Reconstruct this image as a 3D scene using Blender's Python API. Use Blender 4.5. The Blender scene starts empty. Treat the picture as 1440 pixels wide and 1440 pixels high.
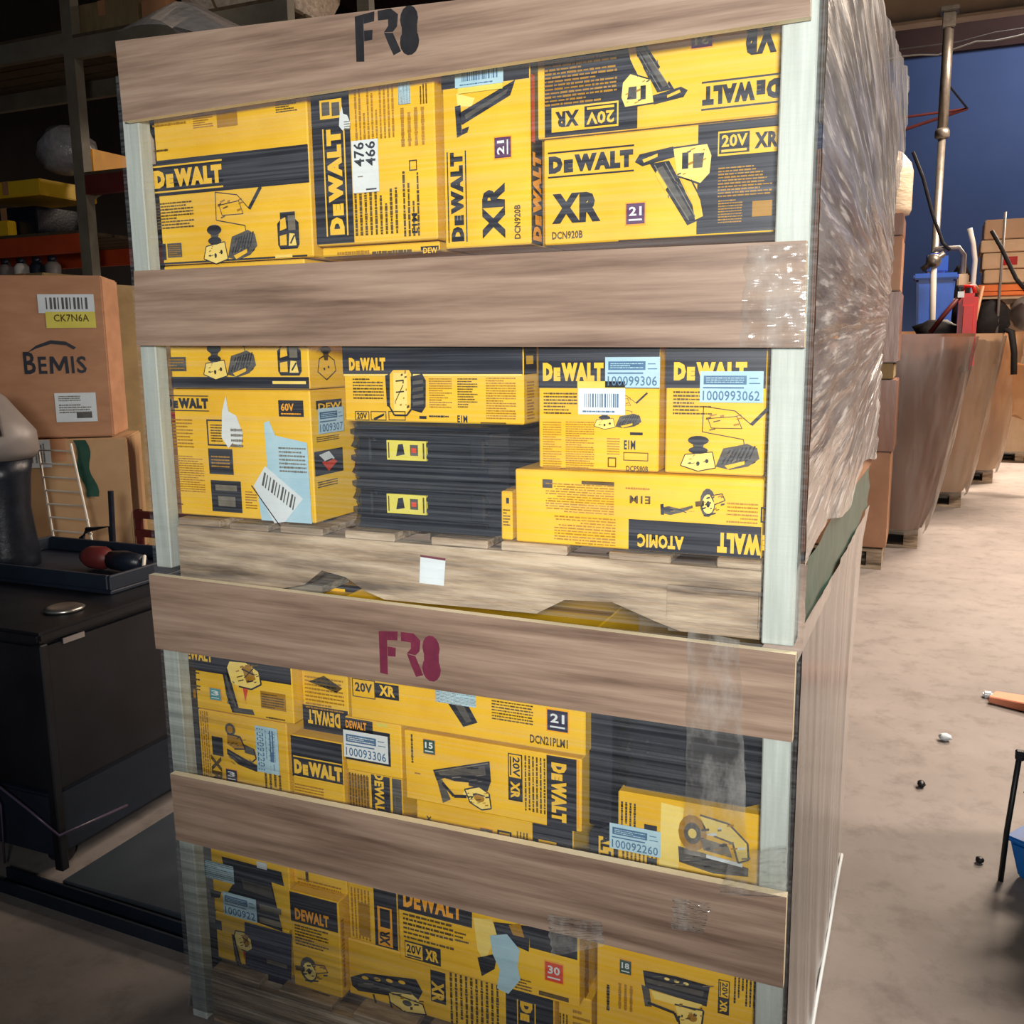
import bpy, bmesh, math, random
from mathutils import Vector, Matrix
random.seed(7)
SC = bpy.context.scene
COL = SC.collection
# ------------------------------------------------------------------ camera
F_PX = 1342.575
CAM = Vector((1.37958757, -1.404022, 1.40440593))
RX = Vector((0.91834521, 0.39559588, -0.01208181))
UX = Vector((-0.05681333, 0.16197525, 0.98515799))
FX = Vector((-0.39168139, 0.90402872, -0.17122432))
cd = bpy.data.cameras.new('camera'); cd.sensor_width = 36; cd.lens = F_PX / 1440 * 36
cd.clip_start = 0.02; cd.clip_end = 200
cam = bpy.data.objects.new('camera', cd); COL.objects.link(cam)
cam.matrix_world = Matrix(((RX.x, UX.x, -FX.x, CAM.x), (RX.y, UX.y, -FX.y, CAM.y), (RX.z, UX.z, -FX.z, CAM.z), (0, 0, 0, 1)))
SC.camera = cam
# ------------------------------------------------------------------ world, light, exposure
SC.view_settings.view_transform = 'Standard'; SC.view_settings.look = 'None'
SC.view_settings.gamma = 1; SC.view_settings.use_curve_mapping = False
SC.view_settings.exposure = 0.0
w = bpy.data.worlds.new('world'); SC.world = w; w.use_nodes = True
w.node_tree.nodes['Background'].inputs[0].default_value = (0.5, 0.72, 1.0, 1)
w.node_tree.nodes['Background'].inputs[1].default_value = 0.075

def area_light(name, loc, target, size, power, color, spread=180, size_y=None):
    l = bpy.data.lights.new(name, 'AREA'); l.energy = power; l.color = color; l.size = size
    if size_y: l.shape = 'RECTANGLE'; l.size_y = size_y
    l.spread = math.radians(spread)
    o = bpy.data.objects.new(name, l); COL.objects.link(o); o.location = loc
    o.rotation_euler = (Vector(target) - Vector(loc)).to_track_quat('-Z', 'Y').to_euler()
    return o
def spot_light(name, loc, target, power, color, deg, radius=.15):
    l = bpy.data.lights.new(name, 'SPOT'); l.energy = power; l.color = color; l.spot_size = math.radians(deg); l.spot_blend = 1.0; l.shadow_soft_size = radius
    o = bpy.data.objects.new(name, l); COL.objects.link(o); o.location = loc
    o.rotation_euler = (Vector(target) - Vector(loc)).to_track_quat('-Z', 'Y').to_euler()
    return o
spot_light('work_lamp', (1.62, -2.05, 1.62), (0.84, 0.0, 1.54), 345, (1.0, 0.97, 0.93), 81, .14)
area_light('aisle_lamp', (3.5, 4.6, 5.0), (2.2, 4.4, 0.0), 0.35, 250, (1.0, 0.81, 0.66), 125, 2.6)
area_light('side_film_fill', (4.4, 2.4, 4.3), (1.6, 1.6, 0.6), 0.35, 92, (1.0, 0.83, 0.71), 110, 1.6)  # added fill light that brightens the wrapped right side
area_light('far_aisle_lamp', (4.2, 10.5, 6.0), (2.6, 10.0, 0.0), 0.4, 1150, (1.0, 0.80, 0.63), 130, 3.0)
area_light('wall_lamp', (3.5, 14.8, 7.2), (2.5, 18.0, 4.0), 1.2, 95, (0.95, 0.94, 1.0), 150)

# ------------------------------------------------------------------ pixel of the photo -> point on a plane of the place
def ray(x, y):
    return RX * ((x - 720) / F_PX) + UX * (-(y - 720) / F_PX) + FX
def PY(x, y, Y):
    d = ray(x, y); return CAM + d * ((Y - CAM.y) / d.y)
def PX(x, y, X):
    d = ray(x, y); return CAM + d * ((X - CAM.x) / d.x)
def PZ(x, y, Z):
    d = ray(x, y); return CAM + d * ((Z - CAM.z) / d.z)

# ------------------------------------------------------------------ materials
def lin(c):
    return tuple(((v / 255) / 12.92 if v / 255 <= 0.04045 else ((v / 255 + 0.055) / 1.055) ** 2.4) for v in c) + (1,)
MATS = {}
def pmat(name, c1, c2=None, scale=6.0, stretch=(1, 1, 1), rough=0.6, metal=0.0, bump=0.0, bscale=None, detail=4, ramp=(0.35, 0.7), spec=0.4, c3=None, alpha=1.0, coords='Object', emit=0):
    m = bpy.data.materials.new(name); m.use_nodes = True; nt = m.node_tree; n = nt.nodes; L = nt.links
    b = n['Principled BSDF']; b.inputs['Roughness'].default_value = rough; b.inputs['Metallic'].default_value = metal
    b.inputs['Specular IOR Level'].default_value = spec; b.inputs['Alpha'].default_value = alpha
    c1 = lin(c1); c2 = lin(c2) if c2 else c1
    tc = n.new('ShaderNodeTexCoord'); mp = n.new('ShaderNodeMapping'); mp.inputs['Scale'].default_value = stretch
    L.new(tc.outputs[coords], mp.inputs[0])
    nz = n.new('ShaderNodeTexNoise'); nz.inputs['Scale'].default_value = scale; nz.inputs['Detail'].default_value = detail
    nz.inputs['Roughness'].default_value = 0.62
    L.new(mp.outputs[0], nz.inputs['Vector'])
    r = n.new('ShaderNodeValToRGB'); r.color_ramp.elements[0].position = ramp[0]; r.color_ramp.elements[1].position = ramp[1]
    r.color_ramp.elements[0].color = c1; r.color_ramp.elements[1].color = c2
    if c3:
        e = r.color_ramp.elements.new((ramp[0] + ramp[1]) / 2); e.color = lin(c3)
    L.new(nz.outputs['Fac'], r.inputs[0]); L.new(r.outputs[0], b.inputs['Base Color'])
    if emit:
        L.new(r.outputs[0], b.inputs['Emission Color']); b.inputs['Emission Strength'].default_value = emit
    if bump:
        nb = n.new('ShaderNodeTexNoise'); nb.inputs['Scale'].default_value = bscale or scale * 3; nb.inputs['Detail'].default_value = 3
        L.new(mp.outputs[0], nb.inputs['Vector'])
        bp = n.new('ShaderNodeBump'); bp.inputs['Strength'].default_value = bump; bp.inputs['Distance'].default_value = 0.01
        L.new(nb.outputs['Fac'], bp.inputs['Height']); L.new(bp.outputs[0], b.inputs['Normal'])
    MATS[name] = m
    return m
M_ = MATS
pmat('yellow_card', (222, 174, 28), (234, 192, 48), scale=5, rough=0.42, bump=0.05, bscale=14)
pmat('black_print', (22, 26, 38), (32, 36, 50), scale=9, rough=0.42)
pmat('ink_print', (92, 70, 12), (66, 50, 12), scale=30, rough=0.5)
pmat('ochre_print', (168, 124, 14), (150, 108, 12), scale=20, rough=0.5)
pmat('dark_grey_print', (86, 84, 80), (60, 60, 62), scale=25, rough=0.45)
pmat('mid_grey_print', (120, 116, 104), (96, 92, 84), scale=25, rough=0.45)
pmat('yellow_print', (232, 190, 52), (224, 178, 40), scale=12, rough=0.45)
pmat('pale_yellow_print', (236, 214, 120), (226, 200, 96), scale=12, rough=0.5)
pmat('amber_print', (226, 150, 24), (232, 166, 30), scale=6, rough=0.45)
pmat('white_paper', (214, 224, 228), (196, 208, 214), scale=8, rough=0.6)
pmat('blue_paper', (176, 208, 222), (150, 190, 208), scale=8, rough=0.6)
pmat('blue_print', (70, 112, 150), (52, 92, 132), scale=30, rough=0.5)
pmat('purple_print', (84, 44, 92), (70, 36, 80), scale=12, rough=0.5)
pmat('navy_print', (44, 46, 74), (38, 38, 64), scale=8, rough=0.45)
pmat('red_print', (206, 72, 48), (196, 60, 40), scale=12, rough=0.5)
pmat('green_print', (44, 84, 72), (36, 72, 62), scale=12, rough=0.5)
pmat('teal_print', (70, 150, 160), (60, 130, 142), scale=12, rough=0.5)
pmat('lime_sticker', (214, 206, 90), (200, 190, 70), scale=10, rough=0.5)
pmat('kraft_card', (166, 120, 88), (184, 138, 104), scale=4, stretch=(1, 1, 3), rough=0.7, bump=0.06)
pmat('pale_kraft_card', (186, 152, 112), (170, 134, 96), scale=4, rough=0.7, bump=0.05)
pmat('dull_kraft', (124, 104, 70), (146, 124, 84), scale=6, stretch=(3, .6, 1), rough=0.8)
pmat('laminate_plank', (96, 76, 64), (166, 144, 126), c3=(138, 116, 100), scale=3.0, stretch=(0.8, 3, 15), rough=0.45, detail=9, ramp=(0.27, 0.74), bump=0.12, bscale=10)
pmat('plank_core', (244, 230, 196), (230, 214, 176), scale=8, rough=0.7)
pmat('post_pine', (158, 166, 160), (182, 190, 185), scale=3, stretch=(22, 22, 1.2), rough=0.6, bump=0.08)
pmat('pallet_wood', (96, 82, 68), (194, 178, 154), c3=(154, 136, 114), scale=3.2, stretch=(1.2, 6, 12), rough=0.8, detail=8, ramp=(0.34, 0.66), bump=0.6, bscale=8)
pmat('bark_grey_wood', (104, 98, 88), (150, 142, 126), scale=5, stretch=(1.5, 6, 14), rough=0.85, bump=0.35, detail=8)
pmat('black_plastic', (16, 20, 28), (26, 32, 44), scale=18, rough=0.36, bump=0.1, bscale=60)
pmat('black_spray', (16, 17, 22), (30, 30, 36), scale=40, rough=0.7)
pmat('maroon_spray', (96, 26, 52), (112, 36, 60), scale=40, rough=0.7)
pmat('pale_liner', (150, 140, 128), (178, 168, 156), scale=3, stretch=(1, 2, .6), rough=.6)
pmat('grey_card', (92, 82, 76), (112, 100, 92), scale=4, stretch=(1, 1, .5), rough=.7)
pmat('green_plastic', (38, 74, 62), (60, 100, 84), scale=7, rough=.35, bump=.15)
pmat('steel', (150, 148, 142), (176, 172, 164), scale=10, rough=0.35, metal=0.9)
pmat('galvanized_steel', (128, 122, 114), (156, 148, 138), scale=14, rough=0.4, metal=0.7)

# ------------------------------------------------------------------ mesh builder
class MB:
    def __init__(s): s.v = []; s.f = []; s.m = []; s.uv = None
    def poly(s, pts, m=0):
        i = len(s.v); s.v += [tuple(p) for p in pts]; s.f.append(tuple(range(i, i + len(pts)))); s.m.append(m)
    def faces(s, vs, fs, m=0):
        i = len(s.v); s.v += [tuple(p) for p in vs]
        for f in fs: s.f.append(tuple(i + k for k in f)); s.m.append(m)
    def hexa(s, c, m=0, ms=None):
        """eight corners: bottom 0-3 (front-left, front-right, back-right, back-left), top 4-7"""
        i = len(s.v); s.v += [tuple(p) for p in c]
        fs = [(0, 3, 2, 1), (4, 5, 6, 7), (0, 1, 5, 4), (1, 2, 6, 5), (2, 3, 7, 6), (3, 0, 4, 7)]
        for k, f in enumerate(fs): s.f.append(tuple(i + j for j in f)); s.m.append(ms[k] if ms else m)
    def box(s, x0, x1, y0, y1, z0, z1, m=0, rot=0, piv=None, ms=None):
        c = [(x0, y0, z0), (x1, y0, z0), (x1, y1, z0), (x0, y1, z0), (x0, y0, z1), (x1, y0, z1), (x1, y1, z1), (x0, y1, z1)]
        if rot:
            px, py = piv or ((x0 + x1) / 2, (y0 + y1) / 2); ca, sa = math.cos(rot), math.sin(rot)
            c = [(px + (x - px) * ca - (y - py) * sa, py + (x - px) * sa + (y - py) * ca, z) for x, y, z in c]
        s.hexa(c, m, ms)
    def cyl(s, p0, p1, r0, r1=None, n=12, m=0, cap=True):
        r1 = r0 if r1 is None else r1
        p0, p1 = Vector(p0), Vector(p1); d = (p1 - p0).normalized()
        a = d.orthogonal().normalized(); b = d.cross(a); i = len(s.v)
        for p, r in ((p0, r0), (p1, r1)):
            for k in range(n):
                t = 2 * math.pi * k / n; s.v.append(tuple(p + a * (r * math.cos(t)) + b * (r * math.sin(t))))
        for k in range(n):
            s.f.append((i + k, i + (k + 1) % n, i + n + (k + 1) % n, i + n + k)); s.m.append(m)
        if cap:
            s.f.append(tuple(i + k for k in reversed(range(n)))); s.m.append(m)
            s.f.append(tuple(i + n + k for k in range(n))); s.m.append(m)
    def tube(s, pts, r, n=8, m=0):
        pts = [Vector(p) for p in pts]; i = len(s.v)
        for k, p in enumerate(pts):
            d = (pts[min(k + 1, len(pts) - 1)] - pts[max(k - 1, 0)]).normalized()
            up = Vector((0, 0, 1)) if abs(d.z) < 0.95 else Vector((1, 0, 0))
            a = d.cross(up).normalized(); b = d.cross(a)
            for q in range(n):
                t = 2 * math.pi * q / n; s.v.append(tuple(p + a * (r * math.cos(t)) + b * (r * math.sin(t))))
        for k in range(len(pts) - 1):
            for q in range(n):
                s.f.append((i + k * n + q, i + k * n + (q + 1) % n, i + (k + 1) * n + (q + 1) % n, i + (k + 1) * n + q)); s.m.append(m)
        s.f.append(tuple(i + q for q in range(n))); s.m.append(m)
        s.f.append(tuple(i + (len(pts) - 1) * n + q for q in reversed(range(n)))); s.m.append(m)
    def loft(s, rings, m=0, cap=True, ms=None):
        n = len(rings[0]); i = len(s.v)
        for r in rings: s.v += [tuple(p) for p in r]
        for k in range(len(rings) - 1):
            for q in range(n):
                s.f.append((i + k * n + q, i + k * n + (q + 1) % n, i + (k + 1) * n + (q + 1) % n, i + (k + 1) * n + q)); s.m.append(ms[q] if ms else m)
        if cap:
            s.f.append(tuple(i + q for q in reversed(range(n)))); s.m.append(m)
            s.f.append(tuple(i + (len(rings) - 1) * n + q for q in range(n))); s.m.append(m)
    def lathe(s, prof, c, n=20, m=0):
        s.loft([[(c[0] + r * math.cos(2 * math.pi * k / n), c[1] + r * math.sin(2 * math.pi * k / n), c[2] + z) for k in range(n)] for r, z in prof], m)
    def sheet(s, fn, nu, nv, m=0, uvf=None):
        i = len(s.v)
        for a in range(nu + 1):
            for b in range(nv + 1): s.v.append(tuple(fn(a / nu, b / nv)))
        for a in range(nu):
            for b in range(nv):
                k = i + a * (nv + 1) + b; s.f.append((k, k + nv + 1, k + nv + 2, k + 1)); s.m.append(m)
    def rotz(s, ang, piv):
        ca, sa = math.cos(ang), math.sin(ang)
        s.v = [(piv[0] + (x - piv[0]) * ca - (y - piv[1]) * sa, piv[1] + (x - piv[0]) * sa + (y - piv[1]) * ca, z) for x, y, z in s.v]
        return s
    def build(s, name, mats, parent=None, smooth=False, bevel=0.0, origin=None, fix=True):
        me = bpy.data.meshes.new(name)
        org = Vector(origin) if origin is not None else (world_origin(parent) if parent else Vector((0, 0, 0)))
        me.from_pydata([(v[0] - org.x, v[1] - org.y, v[2] - org.z) for v in s.v], [], s.f)
        for k in (mats if isinstance(mats, (list, tuple)) else [mats]): me.materials.append(M_[k])
        for p, mi in zip(me.polygons, s.m): p.material_index = mi
        if bevel or fix:
            bm = bmesh.new(); bm.from_mesh(me)
            if fix: bmesh.ops.recalc_face_normals(bm, faces=bm.faces)
            if bevel: bmesh.ops.bevel(bm, geom=list(bm.edges), offset=bevel, segments=2 if bevel > .004 else 1, affect='EDGES', clamp_overlap=True)
            bm.to_mesh(me); bm.free()
        if smooth:
            for p in me.polygons: p.use_smooth = True
        o = bpy.data.objects.new(name, me); COL.objects.link(o)
        if parent: o.parent = parent
        else: o.location = org
        return o
def world_origin(o):
    v = Vector((0, 0, 0))
    while o: v = v + o.location; o = o.parent
    return v
def tag(o, label=None, cat=None, group=None, kind=None):
    if label: o['label'] = label
    if cat: o['category'] = cat
    if group: o['group'] = group
    if kind: o['kind'] = kind
    return o
def thing(name, label, cat, loc, group=None):
    o = bpy.data.objects.new(name, None); COL.objects.link(o); o.location = loc; o.empty_display_size = 0.1
    return tag(o, label, cat, group)

# ------------------------------------------------------------------ printing on faces
_GL = {}
def glyphs(text, bold=0.03):
    k = (text, bold)
    if k not in _GL:
        cu = bpy.data.curves.new('lettering', 'FONT'); cu.body = text; cu.offset = bold; cu.resolution_u = 2; cu.fill_mode = 'FRONT'
        cu.space_character = 1.04 + max(0, bold - .03) * 3.4
        o = bpy.data.objects.new('lettering', cu); COL.objects.link(o)
        dg = bpy.context.evaluated_depsgraph_get(); e = o.evaluated_get(dg); me = e.to_mesh()
        vs = [(v.co.x, v.co.y) for v in me.vertices]; fs = [tuple(p.vertices) for p in me.polygons]
        e.to_mesh_clear(); bpy.data.objects.remove(o); bpy.data.curves.remove(cu)
        x0 = min(v[0] for v in vs); x1 = max(v[0] for v in vs); y0 = min(v[1] for v in vs); y1 = max(v[1] for v in vs)
        _GL[k] = ([((x - x0) / (x1 - x0), (y - y0) / (y1 - y0)) for x, y in vs], fs)
    return _GL[k]
PRINT = ['black_print', 'ink_print', 'ochre_print', 'dark_grey_print', 'mid_grey_print', 'yellow_print', 'pale_yellow_print', 'amber_print', 'white_paper',
         'blue_paper', 'blue_print', 'purple_print', 'navy_print', 'red_print', 'green_print', 'teal_print', 'lime_sticker', 'kraft_card', 'black_spray', 'maroon_spray']
KEY = {k: i for i, k in enumerate('K I O D A Y L M W B b P N R G T S C k m'.split())}

class Face:
    """a plane of the place that prints lie on: axis 'y' = a front at y=val, axis 'x' = a right side at x=val"""
    def __init__(s, axis, val): s.axis = axis; s.val = val
    def px(s, x, y):
        p = PY(x, y, s.val) if s.axis == 'y' else PX(x, y, s.val)
        return ((p.x if s.axis == 'y' else p.y), p.z)
    def rect(s, x0, x1, y0, y1):
        xm, ym = (x0 + x1) / 2, (y0 + y1) / 2
        return (s.px(x0, ym)[0], s.px(x1, ym)[0], s.px(xm, y1)[1], s.px(xm, y0)[1])
    def world(s, u, v, layer):
        d = 0.0007 + 0.0005 * layer
        return (u, s.val - d, v) if s.axis == 'y' else (s.val + d, u, v)
class Print:
    def __init__(s, face): s.mb = MB(); s.face = face
    def place(s, r, rot, a, b):
        u0, u1, v0, v1 = r; w, h = u1 - u0, v1 - v0
        if rot == 0: return u0 + a * w, v0 + b * h
        if rot == 90: return u0 + (1 - b) * w, v0 + a * h
        if rot == 180: return u1 - a * w, v1 - b * h
        return u0 + b * w, v1 - a * h
    def shape(s, r, rot, pts, m, layer):
        s.mb.poly([s.face.world(*s.place(r, rot, a, b), layer) for a, b in pts], KEY[m])
    def rect(s, r, rot, a0, b0, a1, b1, m, layer): s.shape(r, rot, [(a0, b0), (a1, b0), (a1, b1), (a0, b1)], m, layer)
    def line(s, r, rot, pts, w, m, layer):
        asp = (r[1] - r[0]) / max(1e-6, (r[3] - r[2]))
        if rot in (90, 270): asp = 1 / asp
        for (a0, b0), (a1, b1) in zip(pts, pts[1:]):
            dx, dy = (a1 - a0) * asp, (b1 - b0); l = math.hypot(dx, dy) or 1; nx, ny = -dy / l * w / 2 / asp, dx / l * w / 2
            s.shape(r, rot, [(a0 - nx, b0 - ny), (a1 - nx, b1 - ny), (a1 + nx, b1 + ny), (a0 + nx, b0 + ny)], m, layer)
    def oval(s, r, rot, cx, cy, rx, ry, m, layer, n=14): s.shape(r, rot, [(cx + rx * math.cos(2 * math.pi * k / n), cy + ry * math.sin(2 * math.pi * k / n)) for k in range(n)], m, layer)
    def text(s, r, rot, t, m, layer, box=(0, 0, 1, 1), bold=0.03):
        vs, fs = glyphs(t, bold); a0, b0, a1, b1 = box
        s.mb.faces([s.face.world(*s.place(r, rot, a0 + x * (a1 - a0), b0 + y * (b1 - b0)), layer) for x, y in vs], fs, KEY[m])
    def logo(s, r, rot, m, layer, letters='DEWALT', bars=True, shown=(0, 1)):
        """slab word mark between two bars; the E is a small capital"""
        lo, hi = (0.17, 0.83) if bars else (0, 1)
        if bars: s.rect(r, rot, 0, 0, 1, .06, m, layer); s.rect(r, rot, 0, .94, 1, 1, m, layer)
        if letters == 'DEWALT':
            s.text(r, rot, 'D', m, layer, (0.01, lo, .175, hi), .085); s.text(r, rot, 'E', m, layer, (.19, lo, .30, lo + (hi - lo) * .74), .09)
            s.text(r, rot, 'WALT', m, layer, (.315, lo, .99, hi), .085)
        else: s.text(r, rot, letters, m, layer, (0.01, lo, .99, hi), .085)
    def lines(s, r, rot, n, m, layer, seed=0, fill=.5):
        rd = random.Random(seed * 77 + n); n = max(1, round(n * 1.45)) if n > 1 else 1
        for k in range(n):
            b = 1 - (k + .5) / n; h = fill / n / 2; a = 0; end = 1 if rd.random() < .75 else rd.uniform(.5, .95)
            while a < end - .02:
                l = min(rd.uniform(.03, .13), end - a); q = rd.uniform(.72, 1.1); s.rect(r, rot, a, b - h * q, a + l, b + h * q, m, layer); a += l + .014
    def frame(s, r, rot, m, layer, t=.06):
        asp = (r[1] - r[0]) / max(1e-6, (r[3] - r[2]))
        if rot in (90, 270): asp = 1 / asp
        ta = t / asp
        s.rect(r, rot, 0, 0, 1, t, m, layer); s.rect(r, rot, 0, 1 - t, 1, 1, m, layer); s.rect(r, rot, 0, t, ta, 1 - t, m, layer); s.rect(r, rot, 1 - ta, t, 1, 1 - t, m, layer)
    def busy(s, r, rot, x0, y0, x1, y1, n, cols, layer, seed=1, slant=.3):
        rd = random.Random(seed)
        for k in range(n):
            a, b = rd.uniform(x0, x1), rd.uniform(y0, y1); w_, h_ = (x1 - x0) * rd.uniform(.06, .22), (y1 - y0) * rd.uniform(.03, .1); sl = slant * w_
            s.shape(r, rot, [(a, b), (a + w_, b + sl), (a + w_, b + sl + h_), (a, b + h_)], cols[k % len(cols)], layer + .02 * k)
    # ------- drawn tools
    def icon(s, r, rot, kind, layer):
        S = lambda pts, m, k=0: s.shape(r, rot, pts, m, layer + k); Ln = lambda pts, w, m='K', k=0: s.line(r, rot, pts, w, m, layer + k); O = lambda *a: s.oval(r, rot, *a)
        if kind == 'nailer':
            s.busy(r, rot, .3, .1, .74, .7, 0, 'D', layer + 1); s.busy(r, rot, .55, .62, .9, .92, 9, 'OKDO', layer + 3, 2); Ln([(.26, .78), (.72, .06)], .015, 'A', 2); Ln([(.4, .8), (.8, .1)], .012, 'A', 2); s.busy(r, rot, .44, .3, .6, .62, 6, 'AD', layer + 2, 5, -1)
            S([(0, .84), (.06, .93), (.5, .99), (.52, .86), (.1, .78)], 'K'); S([(.1, .86), (.3, .92), (.3, .88), (.12, .82)], 'Y', 1)
            S([(.2, .8), (.45, .82), (.86, .06), (.7, 0)], 'K'); S([(.3, .74), (.37, .76), (.76, .12), (.7, .1)], 'D', 1); S([(.27, .66), (.3, .72), (.44, .5), (.4, .45)], 'Y', 1)
            S([(.5, .97), (.94, .99), (1, .84), (.98, .62), (.86, .5), (.56, .62)], 'L'); Ln([(.5, .97), (.94, .99), (1, .84), (.98, .62), (.86, .5), (.56, .62)], .02, 'K', 1)
            S([(.62, .9), (.7, .9), (.7, .7), (.62, .7)], 'K', 2); S([(.76, .88), (.9, .88), (.88, .7), (.76, .7)], 'D', 2)
            S([(.6, .6), (.74, .56), (.86, .3), (.9, .1), (.8, .06), (.76, .26)], 'Y', 1); Ln([(.74, .56), (.9, .26), (.92, .1)], .02, 'K', 2); Ln([(.56, .62), (.66, .42)], .02, 'K', 2)
        elif kind == 'angled_nailer':   # magazine up to the right, body underneath
            s.busy(r, rot, .1, .52, .88, .8, 12, 'AKD', layer + 2, 3); s.busy(r, rot, .58, .08, .94, .4, 14, 'OKOD', layer + 3, 4); Ln([(.04, .6), (.96, .94)], .02, 'A', 2)
            S([(0, .62), (.98, .98), (1, .6), (.94, .4), (.2, .5), (.06, .42)], 'K'); S([(.08, .62), (.9, .88), (.92, .7), (.12, .54)], 'D', 1)
            S([(.06, .46), (.16, .46), (.3, .1), (.16, 0)], 'D'); S([(.2, .46), (.62, .5), (.62, .36), (.24, .3)], 'Y', 1); Ln([(.16, .4), (.36, .18), (.58, .22)], .06, 'K', 1)
            S([(.55, .36), (.8, .46), (.97, .36), (1, .08), (.84, .02), (.64, .12), (.52, .26)], 'L', 1); Ln([(.55, .36), (.8, .46), (.97, .36), (1, .08), (.84, .02), (.64, .12), (.55, .36)], .025, 'K', 2); O(.8, .24, .09, .08, 'O', layer + 2); Ln([(.66, .2), (.74, .32), (.9, .3)], .02, 'K', 3)
        elif kind == 'planer':
            s.busy(r, rot, .28, .55, .7, .9, 8, 'OIO', layer, 6); s.busy(r, rot, .08, .06, .36, .24, 7, 'OKI', layer + 2, 8); s.busy(r, rot, .5, .12, .84, .36, 12, 'KAK', layer + 2, 9, .8)
            Ln([(.25, .98), (.24, .6), (.7, .5), (.72, .32)], .012); Ln([(.25, .98), (.6, .92), (.78, .72)], .012); Ln([(.78, .72), (.98, 1)], .05, 'K'); Ln([(.3, .8), (.62, .84), (.68, .66), (.34, .66), (.3, .8)], .01)
            S([(.05, .25), (.36, .3), (.4, .06), (.2, 0), (0, .08)], 'L'); Ln([(.05, .25), (.36, .3), (.4, .06), (.2, 0), (0, .08), (.05, .25)], .014, 'K', 1)
            O(.2, .47, .12, .07, 'K', layer + 2); S([(.13, .44), (.27, .44), (.25, .34), (.15, .34)], 'D', layer and 1); O(.2, .32, .11, .055, 'K', layer + 2); O(.2, .12, .02, .03, 'K', layer + 2); O(.3, .16, .02, .03, 'K', layer + 2)
            S([(.4, .08), (.48, .36), (.62, .4), (.74, .44), (.85, .38), (.88, .22), (.76, .1), (.56, .04)], 'D', 1)
            for k in range(7): Ln([(.47 + k * .05, .12 + k * .015), (.56 + k * .045, .34 + k * .012)], .02, 'K', 2)
            S([(.5, .1), (.72, .18), (.72, .13), (.54, .05)], 'Y', 3)
        elif kind == 'planer_outline':
            Ln([(.1, .3), (.2, .6), (.55, .7), (.9, .55), (.95, .3), (.5, .1), (.1, .3)], .025); O(.5, .8, .25, .09, 'I', layer + 1); S([(.36, .78), (.64, .78), (.58, .56), (.42, .56)], 'I', 1); O(.4, .36, .04, .03, 'K', layer + 1); O(.6, .4, .04, .03, 'K', layer + 1)
        elif kind == 'drill':
            s.busy(r, rot, .2, .6, .86, .94, 16, 'OKIO', layer + 2, 3); s.busy(r, rot, .06, .1, .3, .7, 8, 'AD', layer + 2, 4, -.5)
            S([(.1, .8), (.2, .98), (.6, 1), (.9, .86), (.94, .62), (.7, .5), (.4, .52), (.12, .6)], 'L'); Ln([(.1, .8), (.2, .98), (.6, 1), (.9, .86), (.94, .62), (.7, .5), (.4, .52)], .03, 'K', 1)
            S([(.5, .9), (.72, .94), (.82, .7), (.6, .6)], 'O', 1); Ln([(.5, .86), (.8, .78)], .03, 'K', 2); Ln([(.55, .7), (.78, .9)], .02, 'K', 2)
            S([(.0, .86), (.14, .84), (.36, .1), (.46, .02), (.2, .0), (.08, .3)], 'K'); S([(.06, .7), (.12, .7), (.28, .2), (.2, .14)], 'D', 1)
            S([(.34, .54), (.6, .52), (.56, .2), (.42, .12)], 'Y', 1); S([(.5, .5), (.62, .5), (.54, .24)], 'R', 2); S([(.24, .1), (.7, .12), (.74, .02), (.24, 0)], 'D', 1)
        elif kind == 'drill_side':
            s.busy(r, rot, .1, .46, .6, .72, 12, 'KID', layer + 2, 5); s.busy(r, rot, .1, .1, .9, .3, 8, 'AD', layer + 2, 6, -.4)
            O(.2, .82, .16, .13, 'D', layer); O(.2, .82, .09, .08, 'O', layer + 1); S([(.1, .72), (.5, .7), (.64, .46), (.3, .42), (.08, .5)], 'O'); Ln([(.1, .72), (.5, .7), (.64, .46), (.3, .42)], .03, 'K', 1)
            S([(.6, .56), (.9, .5), (.92, .36), (.62, .38)], 'D', 1); Ln([(.9, .5), (.96, .3), (.84, .22)], .03, 'K', 1); S([(.06, .4), (.5, .28), (.98, .16), (.96, .02), (.4, .1), (.06, .28)], 'K')
            S([(.1, .36), (.5, .24), (.5, .2), (.1, .32)], 'D', 1)
        elif kind == 'speaker':
            s.busy(r, rot, .22, .14, .52, .9, 12, 'OIO', layer + 2, 15)
            S([(.1, .9), (.2, 1), (.6, 1), (.66, .9), (.62, .14), (.5, .0), (.2, .0), (.08, .2)], 'Y'); Ln([(.1, .9), (.2, 1), (.6, 1), (.66, .9), (.62, .14), (.5, .0), (.2, .0), (.08, .2), (.1, .9)], .04, 'K', 1)
            S([(.2, .92), (.54, .92), (.52, .1), (.2, .1)], 'L', 1); S([(.0, .86), (.1, .9), (.1, .16), (.02, .2)], 'K'); S([(.62, .84), (.9, .9), (.98, .76), (.96, .2), (.86, .06), (.62, .12)], 'K')
            for k in range(4): S([(.66, .74 - k * .15), (.92, .78 - k * .15), (.92, .7 - k * .15), (.66, .66 - k * .15)], 'D', 1)
            Ln([(.26, .74), (.46, .76)], .03, 'K', 2); Ln([(.26, .5), (.46, .52)], .03, 'K', 2); Ln([(.24, .3), (.44, .66)], .02, 'I', 2)
        elif kind == 'impact':
            s.busy(r, rot, .1, .2, .9, .6, 12, 'KOA', layer + 2, 14)
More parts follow.
